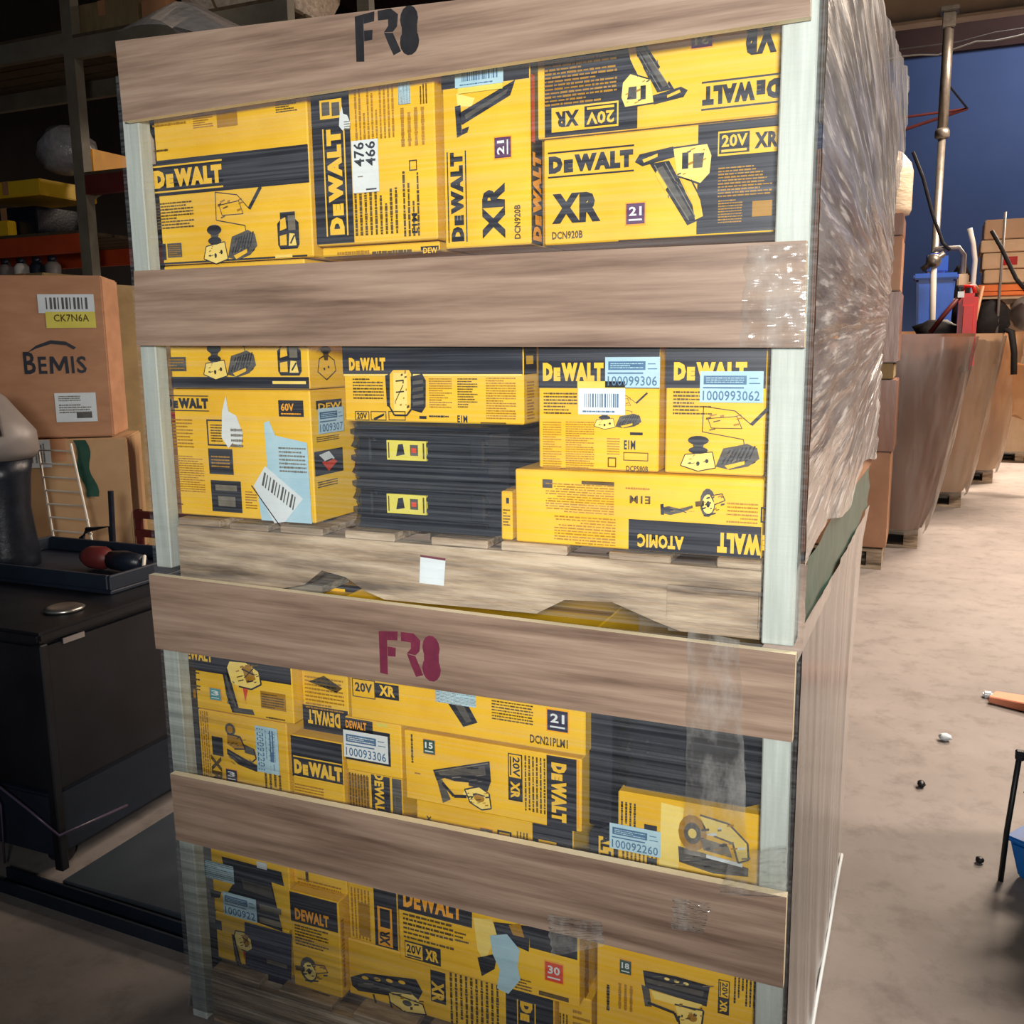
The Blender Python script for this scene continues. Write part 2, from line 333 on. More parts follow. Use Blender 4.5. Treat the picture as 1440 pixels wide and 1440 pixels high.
            S([(0, .5), (.25, .62), (.6, .5), (.98, .74), (1, .6), (.66, .3), (.3, .1), (.04, .2)], 'D'); S([(.1, .5), (.4, .46), (.4, .3), (.12, .3)], 'K', 1); Ln([(.5, .5), (.8, .3)], .05, 'K', 1); S([(.0, .7), (.1, .75), (.12, .1), (.02, .1)], 'K', 1)
        elif kind == 'wheel_saw':
            s.busy(r, rot, .2, .2, .9, .8, 18, 'KOID', layer + 3, 13)
            O(.42, .5, .26, .44, 'D', layer); O(.44, .46, .2, .3, 'L', layer + 1); S([(.5, .72), (.9, .8), (1, .6), (.66, .46)], 'Y', 1); Ln([(.5, .72), (.9, .8), (1, .6), (.66, .46)], .03, 'K', 2); S([(0, .52), (.3, .56), (.3, .4), (.02, .36)], 'I', 1); Ln([(.3, .1), (.7, .2)], .05, 'K', 2); O(.44, .46, .06, .1, 'K', layer + 2)
        elif kind == 'circular_saw':
            s.busy(r, rot, .3, .3, .9, .84, 16, 'OAKW', layer + 3, 7); s.busy(r, rot, .05, .06, .9, .24, 8, 'AK', layer + 2, 8)
            S([(.0, .34), (.4, .3), (.98, .2), (.98, .06), (.5, .0), (.02, .08)], 'D'); O(.2, .6, .2, .3, 'O', layer + 1); O(.2, .6, .12, .18, 'D', layer + 2); O(.2, .6, .06, .08, 'L', layer + 3)
            S([(.3, .92), (.7, .86), (.96, .6), (.98, .34), (.84, .26), (.76, .56), (.5, .62), (.36, .7)], 'L', 1); Ln([(.3, .92), (.7, .86), (.96, .6), (.98, .34), (.84, .26), (.76, .56), (.5, .62)], .03, 'D', 2); S([(.3, .56), (.7, .5), (.76, .32), (.36, .36)], 'A', 2); S([(.4, .3), (.9, .26), (.9, .2), (.4, .24)], 'W', 2)
        elif kind == 'long_nailer':
            s.busy(r, rot, .1, .6, .86, .84, 12, 'AKD', layer + 2, 9); s.busy(r, rot, .52, .1, .9, .66, 14, 'OKID', layer + 3, 10)
            S([(0, .72), (.2, .86), (.86, 1), (.94, .82), (.88, .66), (.1, .52), (.02, .58)], 'K'); 
            for k in range(4): O(.2 + k * .16, .78 + k * .035, .045, .03, 'Y', layer + 1)
            S([(.1, .66), (.8, .78), (.8, .72), (.1, .6)], 'D', 1)
            S([(.5, .66), (.8, .74), (.94, .62), (.98, .46), (.7, .4), (.52, .5)], 'L', 1); Ln([(.5, .66), (.94, .62), (.98, .46), (.7, .4), (.52, .5), (.5, .66)], .02, 'K', 2)
            Ln([(.3, .54), (.34, .36), (.42, .32)], .03, 'K', 1); S([(.5, .5), (.66, .44), (.72, .1), (.62, .04)], 'O', 1); Ln([(.52, .5), (.62, .06)], .03, 'K', 2); Ln([(.7, .42), (.96, .02)], .03, 'K', 2); S([(.72, .4), (.84, .36), (.98, 0), (.84, 0)], 'L', 1); O(.74, .56, .06, .05, 'D', layer + 2)
        elif kind == 'brad_nailer':
            s.busy(r, rot, .1, .7, .9, .94, 10, 'AKD', layer + 2, 11); s.busy(r, rot, .55, .1, .88, .56, 14, 'OKID', layer + 3, 12)
            S([(.02, .96), (.5, 1), (1, .98), (.96, .6), (.06, .66)], 'K'); S([(.06, .84), (.92, .86), (.9, .76), (.08, .76)], 'D', 1)
            for k in range(3): O(.38 + k * .14, .92, .04, .025, 'L', layer + 2)
            S([(.14, .64), (.9, .62), (.8, .48), (.2, .5)], 'L', 1); S([(.0, .7), (.12, .66), (.16, .34), (.06, .32)], 'D', 1); Ln([(.1, .4), (.5, .34), (.56, .2)], .05, 'K', 1)
            S([(.5, .5), (.92, .52), (.9, .26), (.76, .0), (.6, .0), (.56, .28)], 'L', 1); Ln([(.5, .5), (.92, .52), (.9, .26), (.76, .0), (.6, .0), (.56, .28)], .03, 'K', 2); O(.76, .34, .07, .07, 'O', layer + 2)
        elif kind == 'battery':
            S([(.1, 0), (.9, 0), (1, .12), (1, .7), (.85, .8), (.85, 1), (.15, 1), (.15, .8), (0, .7), (0, .12)], 'K'); S([(.12, .5), (.44, .56), (.4, .86), (.16, .8)], 'Y', 1); S([(.52, .5), (.86, .5), (.86, .9), (.52, .9)], 'A', 1); S([(.1, .1), (.42, .1), (.42, .4), (.1, .36)], 'Y', 1); S([(.5, .08), (.88, .08), (.8, .4), (.56, .42)], 'L', 1); Ln([(.6, .14), (.8, .36)], .05, 'K', 2)
    def build(s, name, parent): 
        used = sorted(set(s.mb.m)); re = {k: i for i, k in enumerate(used)}; s.mb.m = [re[k] for k in s.mb.m]
        return s.mb.build(name, [PRINT[k] for k in used], parent, fix=False)
# ================================================================== SETTING: floor, walls (needed by everything)
def noise_floor():
    m = bpy.data.materials.new('concrete'); m.use_nodes = True; nt = m.node_tree; n = nt.nodes; L = nt.links; b = n['Principled BSDF']
    tc = n.new('ShaderNodeTexCoord')
    a = n.new('ShaderNodeTexNoise'); a.inputs['Scale'].default_value = 1.3; a.inputs['Detail'].default_value = 8; a.inputs['Roughness'].default_value = .65
    c = n.new('ShaderNodeTexNoise'); c.inputs['Scale'].default_value = 9; c.inputs['Detail'].default_value = 8; c.inputs['Roughness'].default_value = .7
    L.new(tc.outputs['Object'], a.inputs[0]); L.new(tc.outputs['Object'], c.inputs[0])
    r = n.new('ShaderNodeValToRGB'); r.color_ramp.elements[0].position = .3; r.color_ramp.elements[1].position = .7
    r.color_ramp.elements[0].color = lin((112, 106, 102)); r.color_ramp.elements[1].color = lin((138, 131, 126)); L.new(a.outputs['Fac'], r.inputs[0])
    r2 = n.new('ShaderNodeValToRGB'); r2.color_ramp.elements[0].position = .28; r2.color_ramp.elements[1].position = .5
    r2.color_ramp.elements[0].color = lin((196, 192, 188)); r2.color_ramp.elements[1].color = (1, 1, 1, 1); L.new(c.outputs['Fac'], r2.inputs[0])
    mx = n.new('ShaderNodeMix'); mx.data_type = 'RGBA'; mx.blend_type = 'MULTIPLY'; mx.inputs[0].default_value = .8
    L.new(r.outputs[0], mx.inputs[6]); L.new(r2.outputs[0], mx.inputs[7]); L.new(mx.outputs[2], b.inputs['Base Color'])
    b.inputs['Roughness'].default_value = .55; b.inputs['Specular IOR Level'].default_value = .3
    bp = n.new('ShaderNodeBump'); bp.inputs['Strength'].default_value = .15; bp.inputs['Distance'].default_value = .01; L.new(c.outputs['Fac'], bp.inputs['Height']); L.new(bp.outputs[0], b.inputs['Normal'])
    M_['concrete'] = m
noise_floor()
fl = MB(); fl.box(-9, 9, -6, 19, -.2, 0); tag(fl.build('floor', 'concrete', origin=(0, 0, 0)), 'bare grey warehouse floor of worn concrete', kind='structure')

# ================================================================== the crate frames
D_BOARD = 0.016
def plank(parent, tl, tr, br, bl, name='board'):
    """a laminate board whose four front corners are read on the plane of the board fronts"""
    Y = -0.006 - D_BOARD
    p = [PY(*q, Y) for q in (bl, br, tr, tl)]
    c = [(q.x, y, q.z) for y in (Y, -0.006) for q in p]
    mb = MB(); i = 0
    f = c[:4]; b = c[4:]
    mb.poly(f, 0); mb.poly(b[::-1], 0)
    for k in range(4): j = (k + 1) % 4; mb.poly([f[j], f[k], b[k], b[j]], 1)
    bmx = mb.build(name, ['laminate_plank', 'plank_core'], parent)
    return bmx
def post(parent, x0, x1, y0, y1, z0, z1, lean=0.0):
    mb = MB(); mb.hexa([(x0, y0, z0), (x1, y0, z0), (x1, y1, z0), (x0, y1, z0), (x0 + lean, y0, z1), (x1 + lean, y0, z1), (x1 + lean, y1, z1), (x0 + lean, y1, z1)])
    return mb.build('post', 'post_pine', parent, bevel=.002)
def stencil(board, x0, x1, y0, y1, m):
    """FR8 sprayed through a stencil: heavy letters with bridges"""
    f = Face('y', -0.006 - D_BOARD + .0002); p = Print(f); r = f.rect(x0, x1, y0, y1)
    S = lambda pts: p.shape(r, 0, pts, m, 0)
    S([(0, .02), (.13, 0), (.14, .98), (.0, .96)]); S([(.14, .98), (.32, 1), (.31, .8), (.14, .78)]); S([(.14, .64), (.28, .63), (.27, .43), (.14, .42)])
    S([(.37, 1), (.58, 1), (.69, .86), (.67, .62), (.6, .52), (.46, .54), (.53, .66), (.53, .79), (.37, .8)]); S([(.46, .53), (.6, .5), (.72, .1), (.6, .04), (.52, .3)])
    p.oval(r, 0, .86, .73, .14, .27, m, 1); p.oval(r, 0, .86, .27, .15, .28, m, 2); p.rect(r, 0, .74, .36, .98, .62, m, 0)
    return p.build('stencil_mark', board)

uf = thing('crate_frame', 'upper crate frame: pale posts and two grey-brown boards, black stencilled FR8 on its top board', 'crate', (.6, .6, .965), 'stacked slatted crates')
lf = thing('crate_frame', 'lower crate frame on the floor: two grey-brown boards, maroon stencilled FR8 on the higher one', 'crate', (.6, .6, 0), 'stacked slatted crates')
b1 = plank(uf, (162, 58), (1140, -60), (1139, 23), (173, 171)); stencil(b1, 500, 589, 13, 82, 'k')
b2 = plank(uf, (188, 381), (1134, 338), (1131, 489), (192, 486))
b3 = plank(lf, (209, 808), (1119, 921), (1114, 1044), (219, 912)); s3 = stencil(b3, 534, 619, 890, 953, 'm'); s3['label'] = 'maroon stencilled FR8'
b4 = plank(lf, (239, 1088), (1106, 1262), (1101, 1390), (248, 1181))
post(uf, .008, .046, 0, .03, .985, 1.935); post(uf, 1.174, 1.221, 0, .046, .962, 1.888)
post(uf, .008, .056, 1.13, 1.176, .985, 1.955); post(uf, 1.174, 1.221, 1.13, 1.176, .985, 1.955)
post(lf, .012, .05, 0, .03, 0, .96, -.006); post(lf, 1.186, 1.228, 0, .046, 0, .94, -.006)
post(lf, .012, .056, 1.13, 1.176, 0, .96, -.006); post(lf, 1.186, 1.228, 1.13, 1.176, 0, .94, -.006)

# ================================================================== pallets
def pallet(label, z0, x0, x1, notch=True):
    t = thing('pallet', label, 'pallet', ((x0 + x1) / 2, .6, z0), 'pallets under the two crates')
    def stringer(y):
        # notched board, profile in x/z
        h = .105; za, zb = z0, z0 + h
        top = [(x1, zb), (x0, zb)]
        if notch:
            low = [(x0, za), (x0 + .24, za), (x0 + .29, za + .012), (x0 + .33, za + .042), (x0 + .38, za + .034), (x0 + .42, za + .012), (x0 + .46, za), (x1 - .36, za + .004), (x1 - .31, za + .032), (x1 - .23, za + .036), (x1 - .16, za + .012), (x1 - .12, za), (x1, za)]
        else: low = [(x0, za), (x1, za)]
        pr = low + top; mb = MB(); n = len(pr)
        mb.poly([(x, y, z) for x, z in pr]); mb.poly([(x, y + .038, z) for x, z in reversed(pr)])
        for k in range(n): j = (k + 1) % n; mb.poly([(pr[k][0], y, pr[k][1]), (pr[k][0], y + .038, pr[k][1]), (pr[j][0], y + .038, pr[j][1]), (pr[j][0], y, pr[j][1])])
        return mb.build('stringer', 'pallet_wood', t)
    ss = [stringer(y) for y in (.006, .56, 1.1)]
    rd = random.Random(int(z0 * 100)); x = x0
    while x < x1 - .05:
        wd = rd.uniform(.085, .13); e = min(x + wd, x1); mb = MB()
        mb.box(x, e, .004 + rd.uniform(-.002, .006), 1.14, z0 + .1055, z0 + .1055 + rd.uniform(.012, .0155)); mb.build('deck_board', 'pallet_wood', t, bevel=.002)
        x = e + rd.choice([.025, .05, .07])
    return t, ss
up, ups = pallet('weathered wooden pallet with a notched edge, under the upper load', .966, .062, 1.17)
lp, lps = pallet('wooden pallet on the floor, under the lower load', .0, .064, 1.175)
# bottom boards of the upper pallet, grey, at its two ends
for x0, x1 in ((.062, .36), (1.02, 1.168)):
    mb = MB(); mb.box(x0, x1, .05, .14, .952, .9655); mb.build('bottom_board', 'bark_grey_wood', up)
mb = MB(); mb.box(1.03, 1.168, -.0005, .005, .984, 1.04); o = mb.build('patch_board', 'pallet_wood', up)
# paper sticker on the pallet edge (its code is left out)
f = Face('y', .0055); p = Print(f); r = f.rect(588, 627, 783, 822); p.shape(r, 0, [(.04, .02), (.92, .0), (1, .9), (.1, .96)], 'W', 0); p.shape(r, 0, [(.1, .97), (1, .91), (1, .99), (.1, 1.04)], 'm', 0)
p.build('paper_sticker', ups[0])

# ================================================================== cartons
def sticker(face, box_obj, r, rot, kind, text, layer):
    p = Print(face); base = {'blue': 'B', 'white': 'W', 'yellow': 'S', 'torn': 'W', 'parcel': 'B', 'note': 'W'}.get(kind.split(':')[0], 'W')
    rd = random.Random(sum(map(ord, text)) % 1000 + int(r[0] * 100)); k = kind.split(':')[-1]
    if kind == 'torn':
        p.shape(r, rot, [(0, .2), (.1, .7), (.32, 1), (.4, .7), (.75, .62), (1, .3), (.9, .02), (.5, .1), (.3, .0)], 'W', layer); p.lines((r[0] + (r[1] - r[0]) * .45, r[1], r[2], r[2] + (r[3] - r[2]) * .4), rot, 3, 'A', layer + 1, 3)
    elif kind == 'parcel':
        p.shape(r, rot, [(.05, .02), (.0, .35), (.22, .55), (.2, .98), (.3, 1), (.4, .86), (.98, .8), (1, .02)], 'B', layer)
        p.lines((r[0] + .45 * (r[1] - r[0]), r[0] + .95 * (r[1] - r[0]), r[2] + .5 * (r[3] - r[2]), r[2] + .76 * (r[3] - r[2])), rot, 5, 'A', layer + 1, 4)
        p.shape(r, rot, [(-.06, .36), (.18, .56), (.86, .26), (.5, .02), (.3, .0)], 'W', layer + 1)
        for q in range(11):
            a = .16 + q * .055; wq = .018 if q % 3 else .034; p.shape(r, rot, [(a, .5 - q * .022), (a + wq, .5 - q * .022 - .01), (a + wq - .1 + .04, .36 - q * .022), (a - .06, .37 - q * .022)], 'D', layer + 2)
        p.line(r, rot, [(-.1, .36), (.4, -.02)], .012, 'K', layer + 2)
    else:
        p.rect(r, rot, 0, 0, 1, 1, base, layer)
        if k == 'bars':
            a = .14
            while a < .86: wq = rd.choice([.012, .02, .034]); p.rect(r, rot, a, .28, a + wq, .8, 'b', layer + 1); a += wq + rd.choice([.014, .02, .03])
            p.lines((r[0] + .1 * (r[1] - r[0]), r[0] + .8 * (r[1] - r[0]), r[2] + .06 * (r[3] - r[2]), r[2] + .18 * (r[3] - r[2])), rot, 1, 'b', layer + 1)
        elif k == 'id':
            p.rect(r, rot, .06, .58, .74, .86, 'b', layer + 1)
            p.lines((r[0] + .1 * (r[1] - r[0]), r[0] + .7 * (r[1] - r[0]), r[2] + .62 * (r[3] - r[2]), r[2] + .82 * (r[3] - r[2])) if rot == 0 else r, rot, 2 if rot == 0 else 6, base, layer + 2, len(text), .45)
            p.rect(r, rot, .78, .6, .95, .63, 'b', layer + 1); p.rect(r, rot, .78, .76, .92, .79, 'b', layer + 1)
            p.rect(r, rot, .05, .45, .7, .5, 'b', layer + 1); p.text(r, rot, text or '100099306', 'b', layer + 1, (.05, .06, .95, .38), .01)
        elif k == 'note':
            p.text(r, rot, text.split('|')[0], 'K', layer + 1, (.5, .52, .96, .92), .02); p.text(r, rot, text.split('|')[1], 'K', layer + 1, (.5, .1, .96, .48), .02); p.rect(r, rot, .04, .1, .07, .5, 'K', layer + 1); p.rect(r, rot, .3, .6, .32, .8, 'A', layer + 1)
        elif k == 'grey':
            p.lines(r, rot, 6, 'A', layer + 1, 9, .4)
    return p.build('paper_label', box_obj)

def apply_prints(face, box_obj, items, name, clip):
    p = Print(face)
    for it in items:
        k = it[0]
        if k == 'pg':
            p.mb.poly([face.world(*face.px(*q), it[3] if len(it) > 3 else 0) for q in it[1]], KEY[it[2]]); continue
        r = face.rect(*it[1:5]); a = it[5:]
        if k == 'r':
            r = (max(r[0], clip[0]), min(r[1], clip[1]), max(r[2], clip[2]), min(r[3], clip[3])); p.rect(r, 0, 0, 0, 1, 1, a[0], a[1] if len(a) > 1 else 0)
        elif k == 'logo': p.logo(r, a[0], a[1], 2, *(a[2:]))
        elif k == 't': p.text(r, a[0], a[1], a[2], 3, bold=a[3] if len(a) > 3 else .03)
        elif k == 'l': p.lines(r, a[0], a[1], a[2], 2, int(it[1]))
        elif k == 'ic': p.icon(r, a[0], a[1], 2)
        elif k == 'fr': p.frame(r, a[0], a[1], 2, a[2] if len(a) > 2 else .06)
        elif k == 'xr':      # badge: framed voltage and lettering
            fg, bg = a[1], a[2]; p.rect(r, a[0], 0, 0, 1, 1, fg, 1); p.rect(r, a[0], .02, .08, .5, .92, bg, 2); p.text(r, a[0], '20V', fg, 3, (.06, .34, .47, .84), .03); p.rect(r, a[0], .06, .14, .46, .24, fg, 3)
            p.text(r, a[0], 'XR', bg, 3, (.58, .18, .94, .82), .05)
        elif k == 'tag':     # small coloured square with a number
            p.rect(r, a[0], -.06, -.06, 1.06, 1.06, 'M', 1); p.rect(r, a[0], 0, 0, 1, 1, a[1], 2); p.text(r, a[0], a[2], 'W', 3, (.16, .4, .84, .84), .03); p.rect(r, a[0], .14, .16, .86, .24, 'W', 3)
        elif k == 'st': sticker(face, box_obj, r, *a, layer=6)
    if p.mb.f: return p.build(name, box_obj)

UG, LG = 'tool cartons in the upper crate', 'tool cartons in the lower crate'
def carton(label, x0, x1, yt, yb, Y, depth, zt=None, zb=None, prints=(), side=(), group=UG, m='yellow_card', name='tool_carton', tilt=0.0, X0=None, X1=None):
    f = Face('y', Y); r = f.rect(x0, x1, yt, yb); u0, u1, v0, v1 = r
    if zt is not None: v1 = zt
    if zb is not None: v0 = zb
    if X0 is not None: u0 = X0
    if X1 is not None: u1 = X1
    mb = MB(); rd = random.Random(int(x0 * 31 + yb)); j = lambda: rd.uniform(0, .0012)
    c = [(u0 + j(), Y + j(), v0), (u1 - j(), Y + j(), v0), (u1 - j(), Y + depth, v0), (u0 + j(), Y + depth, v0)]
    c += [(x + rd.uniform(-.0008, .0008), y, v1 - .0008) for x, y, z in c]
    mb.hexa(c)
    o = mb.build(name, m, bevel=.0022, origin=((u0 + u1) / 2, Y + depth / 2, v0)); tag(o, label, 'carton', group)
    apply_prints(f, o, prints, 'printed_front', (u0 + .001, u1 - .001, v0 + .001, v1 - .002))
    if side: apply_prints(Face('x', u1), o, side, 'printed_side', (Y + .001, Y + depth, v0 + .001, v1 - .001))
    # taped flap seam on the top
    s = MB(); s.box(u0 + .002, u1 - .002, Y + depth * .42, Y + depth * .42 + .03, v1 - .0006, v1 - .0001); s.build('flap_tape', 'ochre_print', o)
    CART.append((label[:30], round(u0, 3), round(u1, 3), round(v0, 3), round(v1, 3), Y))
    return o
CART = []
ZA, ZB, DK = 1.562, 1.5605, 1.0875
# ---------------- upper crate, upper row
carton('yellow planer carton, black band across its middle, left end under the top board', 209, 434, 60, 366, .034, .36, zt=1.885, zb=ZA, X0=.0478, prints=[
    ('r', 205, 440, 215, 267, 'K'), ('logo', 216, 314, 229, 268, 0, 'Y'), ('pg', [(212, 266), (314, 256), (314, 251), (212, 260)], 'K', 0), ('l', 221, 273, 283, 322, 0, 6, 'I'), ('ic', 285, 372, 266, 370, 0, 'planer'), ('ic', 391, 421, 298, 350, 0, 'battery'),
    ('r', 222, 234, 343, 366, 'K'), ('r', 236, 256, 342, 362, 'D'), ('l', 238, 255, 344, 361, 0, 4, 'O'), ('r', 225, 433, 364, 374, 'K'), ('r', 388, 412, 358, 363, 'L', 2), ('l', 217, 237, 209, 215, 0, 1, 'I'),
    ('l', 272, 300, 158, 180, 0, 5, 'O'), ('r', 305, 334, 156, 178, 'O'), ('l', 388, 418, 138, 158, 0, 4, 'I'), ('l', 215, 262, 172, 178, 0, 1, 'O')])
carton('yellow carton on edge with tall black upright panel and handwritten white note', 439, 612, 60, 343, .03, .34, zt=1.883, zb=1.5785, prints=[
    ('r', 436, 493, 40, 343, 'K'), ('logo', 457, 488, 180, 332, 90, 'Y'), ('r', 450, 481, 140, 167, 'Y', 1), ('r', 453, 464, 144, 163, 'D', 2), ('r', 467, 478, 144, 163, 'D', 2),
    ('l', 498, 562, 266, 330, 90, 6, 'I'), ('l', 566, 592, 240, 332, 90, 3, 'I'), ('l', 498, 556, 122, 196, 90, 7, 'O'), ('l', 562, 600, 150, 205, 90, 3, 'O'), ('fr', 576, 587, 225, 240, 0, 'K', .1), ('t', 580, 588, 300, 328, 90, 'E1M', 'K'), ('l', 590, 602, 118, 146, 90, 2, 'I'),
    ('st', 561, 578, 108, 147, 90, 'blue:grey', ''), ('st', 497, 534, 197, 271, 90, 'note:note', '476|466'), ('st', 478, 494, 150, 184, 0, 'torn', '')])
carton('flat yellow carton lying under the upright carton with the white note', 452, 618, 349, 364, .045, .33, zt=1.5775, zb=ZA, prints=[('l', 475, 520, 351, 360, 0, 1, 'O'), ('l', 524, 580, 350, 358, 0, 1, 'I'), ('r', 592, 618, 346, 358, 'K'), ('t', 596, 616, 348, 356, 0, 'DEW', 'Y')])
carton('upright yellow nailer carton with sideways lettering and barcode strip at top', 622, 746, 60, 350, .03, .34, zt=1.88, zb=ZA, prints=[
    ('r', 610, 642, 104, 126, 'K'), ('r', 706, 748, 60, 112, 'K'), ('pg', [(725, 112), (718, 134), (650, 176), (645, 160)], 'K', 1), ('pg', [(716, 124), (712, 132), (656, 168), (654, 162)], 'D', 2), ('pg', [(640, 150), (648, 148), (650, 190), (643, 194)], 'K', 1), ('pg', [(650, 182), (660, 178), (658, 186), (650, 190)], 'K', 1),
    ('pg', [(642, 132), (668, 138), (664, 150), (644, 150)], 'L', 1), ('tag', 696, 719, 193, 222, 90, 'P', '21'), ('logo', 630, 657, 213, 341, 90, 'K'), ('t', 679, 711, 258, 336, 90, 'XR', 'K', .05), ('t', 724, 733, 288, 336, 90, 'DCN920B', 'I'),
    ('st', 641, 709, 92, 121, 0, 'blue:bars', ''), ('st', 645, 708, 121, 129, 0, 'yellow:x', '')],
    side=[('r', 744, 762, 60, 350, 'K'), ('logo', 748, 760, 215, 340, 90, 'M', 'DEWALT', False), ('r', 746, 751, 105, 200, 'R', 1)])
carton('yellow nailer carton lying level, lettering upright, black text panel at right', 764, 1090, 182, 336, .06, .33, zt=1.722, zb=ZA, X1=1.165, prints=[
    ('r', 981, 1100, 165, 326, 'K'), ('r', 870, 1100, 333, 345, 'K'), ('logo', 771, 892, 209, 246, 0, 'K'), ('t', 777, 845, 271, 313, 0, 'XR', 'K', .06), ('t', 777, 820, 325, 336, 0, 'DCN920B', 'I'), ('tag', 881, 907, 286, 315, 0, 'P', '21'),
    ('ic', 893, 1001, 205, 318, 0, 'nailer'), ('xr', 1010, 1100, 181, 216, 0, 'Y', 'K'), ('l', 1010, 1086, 232, 276, 0, 7, 'O'), ('l', 1010, 1044, 280, 314, 0, 6, 'O'), ('r', 1058, 1086, 282, 304, 'O', 1)])
carton('yellow nailer carton lying upside down on its twin, under the top board', 754, 1090, 10, 180, .06, .33, zt=1.88, zb=1.7235, X1=1.165, prints=[
    ('r', 766, 897, 40, 195, 'K'), ('l', 766, 868, 80, 146, 0, 8, 'O'), ('xr', 776, 870, 147, 182, 180, 'Y', 'K'), ('ic', 874, 968, 50, 148, 180, 'nailer'), ('logo', 987, 1098, 109, 150, 180, 'K'), ('t', 1044, 1094, 20, 76, 180, 'XR', 'K', .06), ('tag', 973, 1002, 42, 67, 180, 'P', '21')])
# ---------------- upper crate, lower row
carton('yellow planer carton under the second board, black stripe low, on a taller carton', 237, 433, 420, 547, .034, .34, zt=ZB, zb=1.3325, X0=.0478, prints=[
    ('r', 230, 436, 530, 546, 'K'), ('r', 384, 431, 536, 540, 'L', 2), ('ic', 285, 370, 440, 534, 0, 'planer'), ('r', 236, 262, 502, 522, 'D'), ('l', 238, 260, 504, 520, 0, 3, 'O'), ('ic', 391, 424, 478, 528, 0, 'battery')],
    side=[('ic', 442, 472, 480, 540, 0, 'planer_outline')])
carton('tall yellow carton on the pallet at left with torn white parcel papers', 239, 440, 552, 730, .034, .34, zt=1.3315, zb=DK, X0=.0478, prints=[
    ('logo', 233, 294, 556, 578, 0, 'K'), ('r', 392, 427, 563, 586, 'K'), ('t', 396, 414, 567, 578, 0, '60V', 'M'), ('l', 396, 424, 580, 584, 0, 1, 'M'), ('l', 240, 272, 588, 630, 0, 6, 'O'), ('l', 243, 288, 640, 692, 0, 11, 'O'),
    ('fr', 292, 327, 590, 627, 0, 'K', .06), ('l', 297, 322, 596, 622, 0, 5, 'I'), ('r', 294, 328, 631, 667, 'K'), ('l', 298, 324, 640, 658, 0, 3, 'O'), ('r', 298, 340, 676, 720, 'K'), ('r', 304, 334, 682, 690, 'A', 2), ('r', 308, 332, 698, 712, 'A', 2), ('l', 346, 362, 690, 716, 0, 5, 'O'),
    ('l', 247, 258, 707, 710, 0, 1, 'K'), ('st', 312, 342, 556, 630, 0, 'torn', ''), ('st', 362, 437, 592, 736, 0, 'parcel', '')],
    side=[('r', 444, 480, 562, 574, 'K'), ('t', 446, 478, 566, 575, 0, 'DEW', 'Y'), ('st', 445, 481, 573, 608, 0, 'blue:id', '1009307'), ('r', 442, 482, 632, 666, 'K'), ('pg', [(448, 640), (462, 634), (470, 644), (458, 650)], 'W', 1), ('pg', [(452, 650), (462, 662), (474, 648), (466, 644)], 'R', 1), ('l', 444, 476, 612, 620, 0, 2, 'I'), ('l', 446, 474, 674, 684, 0, 2, 'I'), ('l', 454, 472, 728, 733, 0, 1, 'K')])
carton('yellow speaker carton with black upper half, on the black tool cases', 482, 736, 440, 607, .045, .3, zt=1.465, zb=1.2765, prints=[
    ('r', 480, 738, 430, 526, 'K'), ('r', 484, 734, 526, 529, 'L', 1), ('logo', 491, 543, 503, 521, 0, 'Y', 'DEWALT', False), ('ic', 543, 601, 519, 584, 0, 'speaker'), ('l', 497, 540, 531, 562, 0, 5, 'I'), ('l', 604, 636, 531, 574, 0, 9, 'O'), ('l', 644, 672, 531, 574, 0, 8, 'I'), ('l', 684, 726, 530, 590, 0, 12, 'O'),
    ('fr', 500, 520, 578, 591, 0, 'I', .1), ('t', 503, 517, 580, 589, 0, '20V', 'K'), ('fr', 522, 544, 578, 591, 0, 'I', .1), ('fr', 547, 571, 578, 591, 0, 'I', .1), ('pg', [(526, 588), (541, 581), (541, 584), (528, 591)], 'K', 3), ('r', 590, 600, 585, 589, 'K'), ('l', 604, 638, 583, 588, 0, 1, 'K'), ('t', 644, 658, 584, 594, 0, 'E1M', 'K'), ('r', 676, 712, 594, 600, 'I')],
    side=[('r', 735, 754, 440, 526, 'K'), ('r', 739, 749, 500, 512, 'Y', 1), ('l', 740, 750, 535, 590, 0, 9, 'O')])
carton('square yellow planer carton with black top band and yellow-topped barcode label', 757, 928, 440, 668, .03, .33, zt=1.46, zb=1.2095, prints=[
    ('r', 750, 930, 430, 546, 'K'), ('logo', 763, 850, 510, 536, 0, 'Y', 'DEWALT', False), ('l', 765, 812, 551, 583, 0, 5, 'I'), ('l', 764, 790, 592, 660, 0, 14, 'O'), ('l', 796, 836, 592, 662, 0, 15, 'O'), ('ic', 836, 912, 552, 604, 0, 'planer'), ('r', 886, 904, 608, 612, 'K'), ('l', 854, 872, 615, 640, 0, 5, 'O'), ('fr', 855, 867, 643, 657, 0, 'I', .12), ('t', 878, 894, 619, 632, 0, 'E1M', 'K'), ('fr', 877, 912, 636, 648, 0, 'I', .1), ('t', 881, 912, 655, 663, 0, 'DCP580B', 'I'),
    ('st', 852, 929, 502, 545, 0, 'blue:id', '100099306'), ('st', 813, 880, 536, 546, 0, 'yellow:x', ''), ('st', 814, 880, 546, 583, 0, 'white:bars', '')])
carton('square yellow planer carton beside the right post with pale number label', 935, 1087, 440, 672, .03, .33, zt=1.46, zb=1.2095, X1=1.165, prints=[
    ('r', 930, 1092, 430, 546, 'K'), ('logo', 947, 1052, 509, 535, 0, 'Y', 'DEWALT', False), ('l', 947, 1002, 549, 584, 0, 5, 'I'), ('ic', 958, 1085, 570, 664, 0, 'planer'), ('fr', 1076, 1083, 664, 670, 0, 'I', .12),
    ('st', 985, 1074, 522, 566, 0, 'blue:id', '1000993062')])
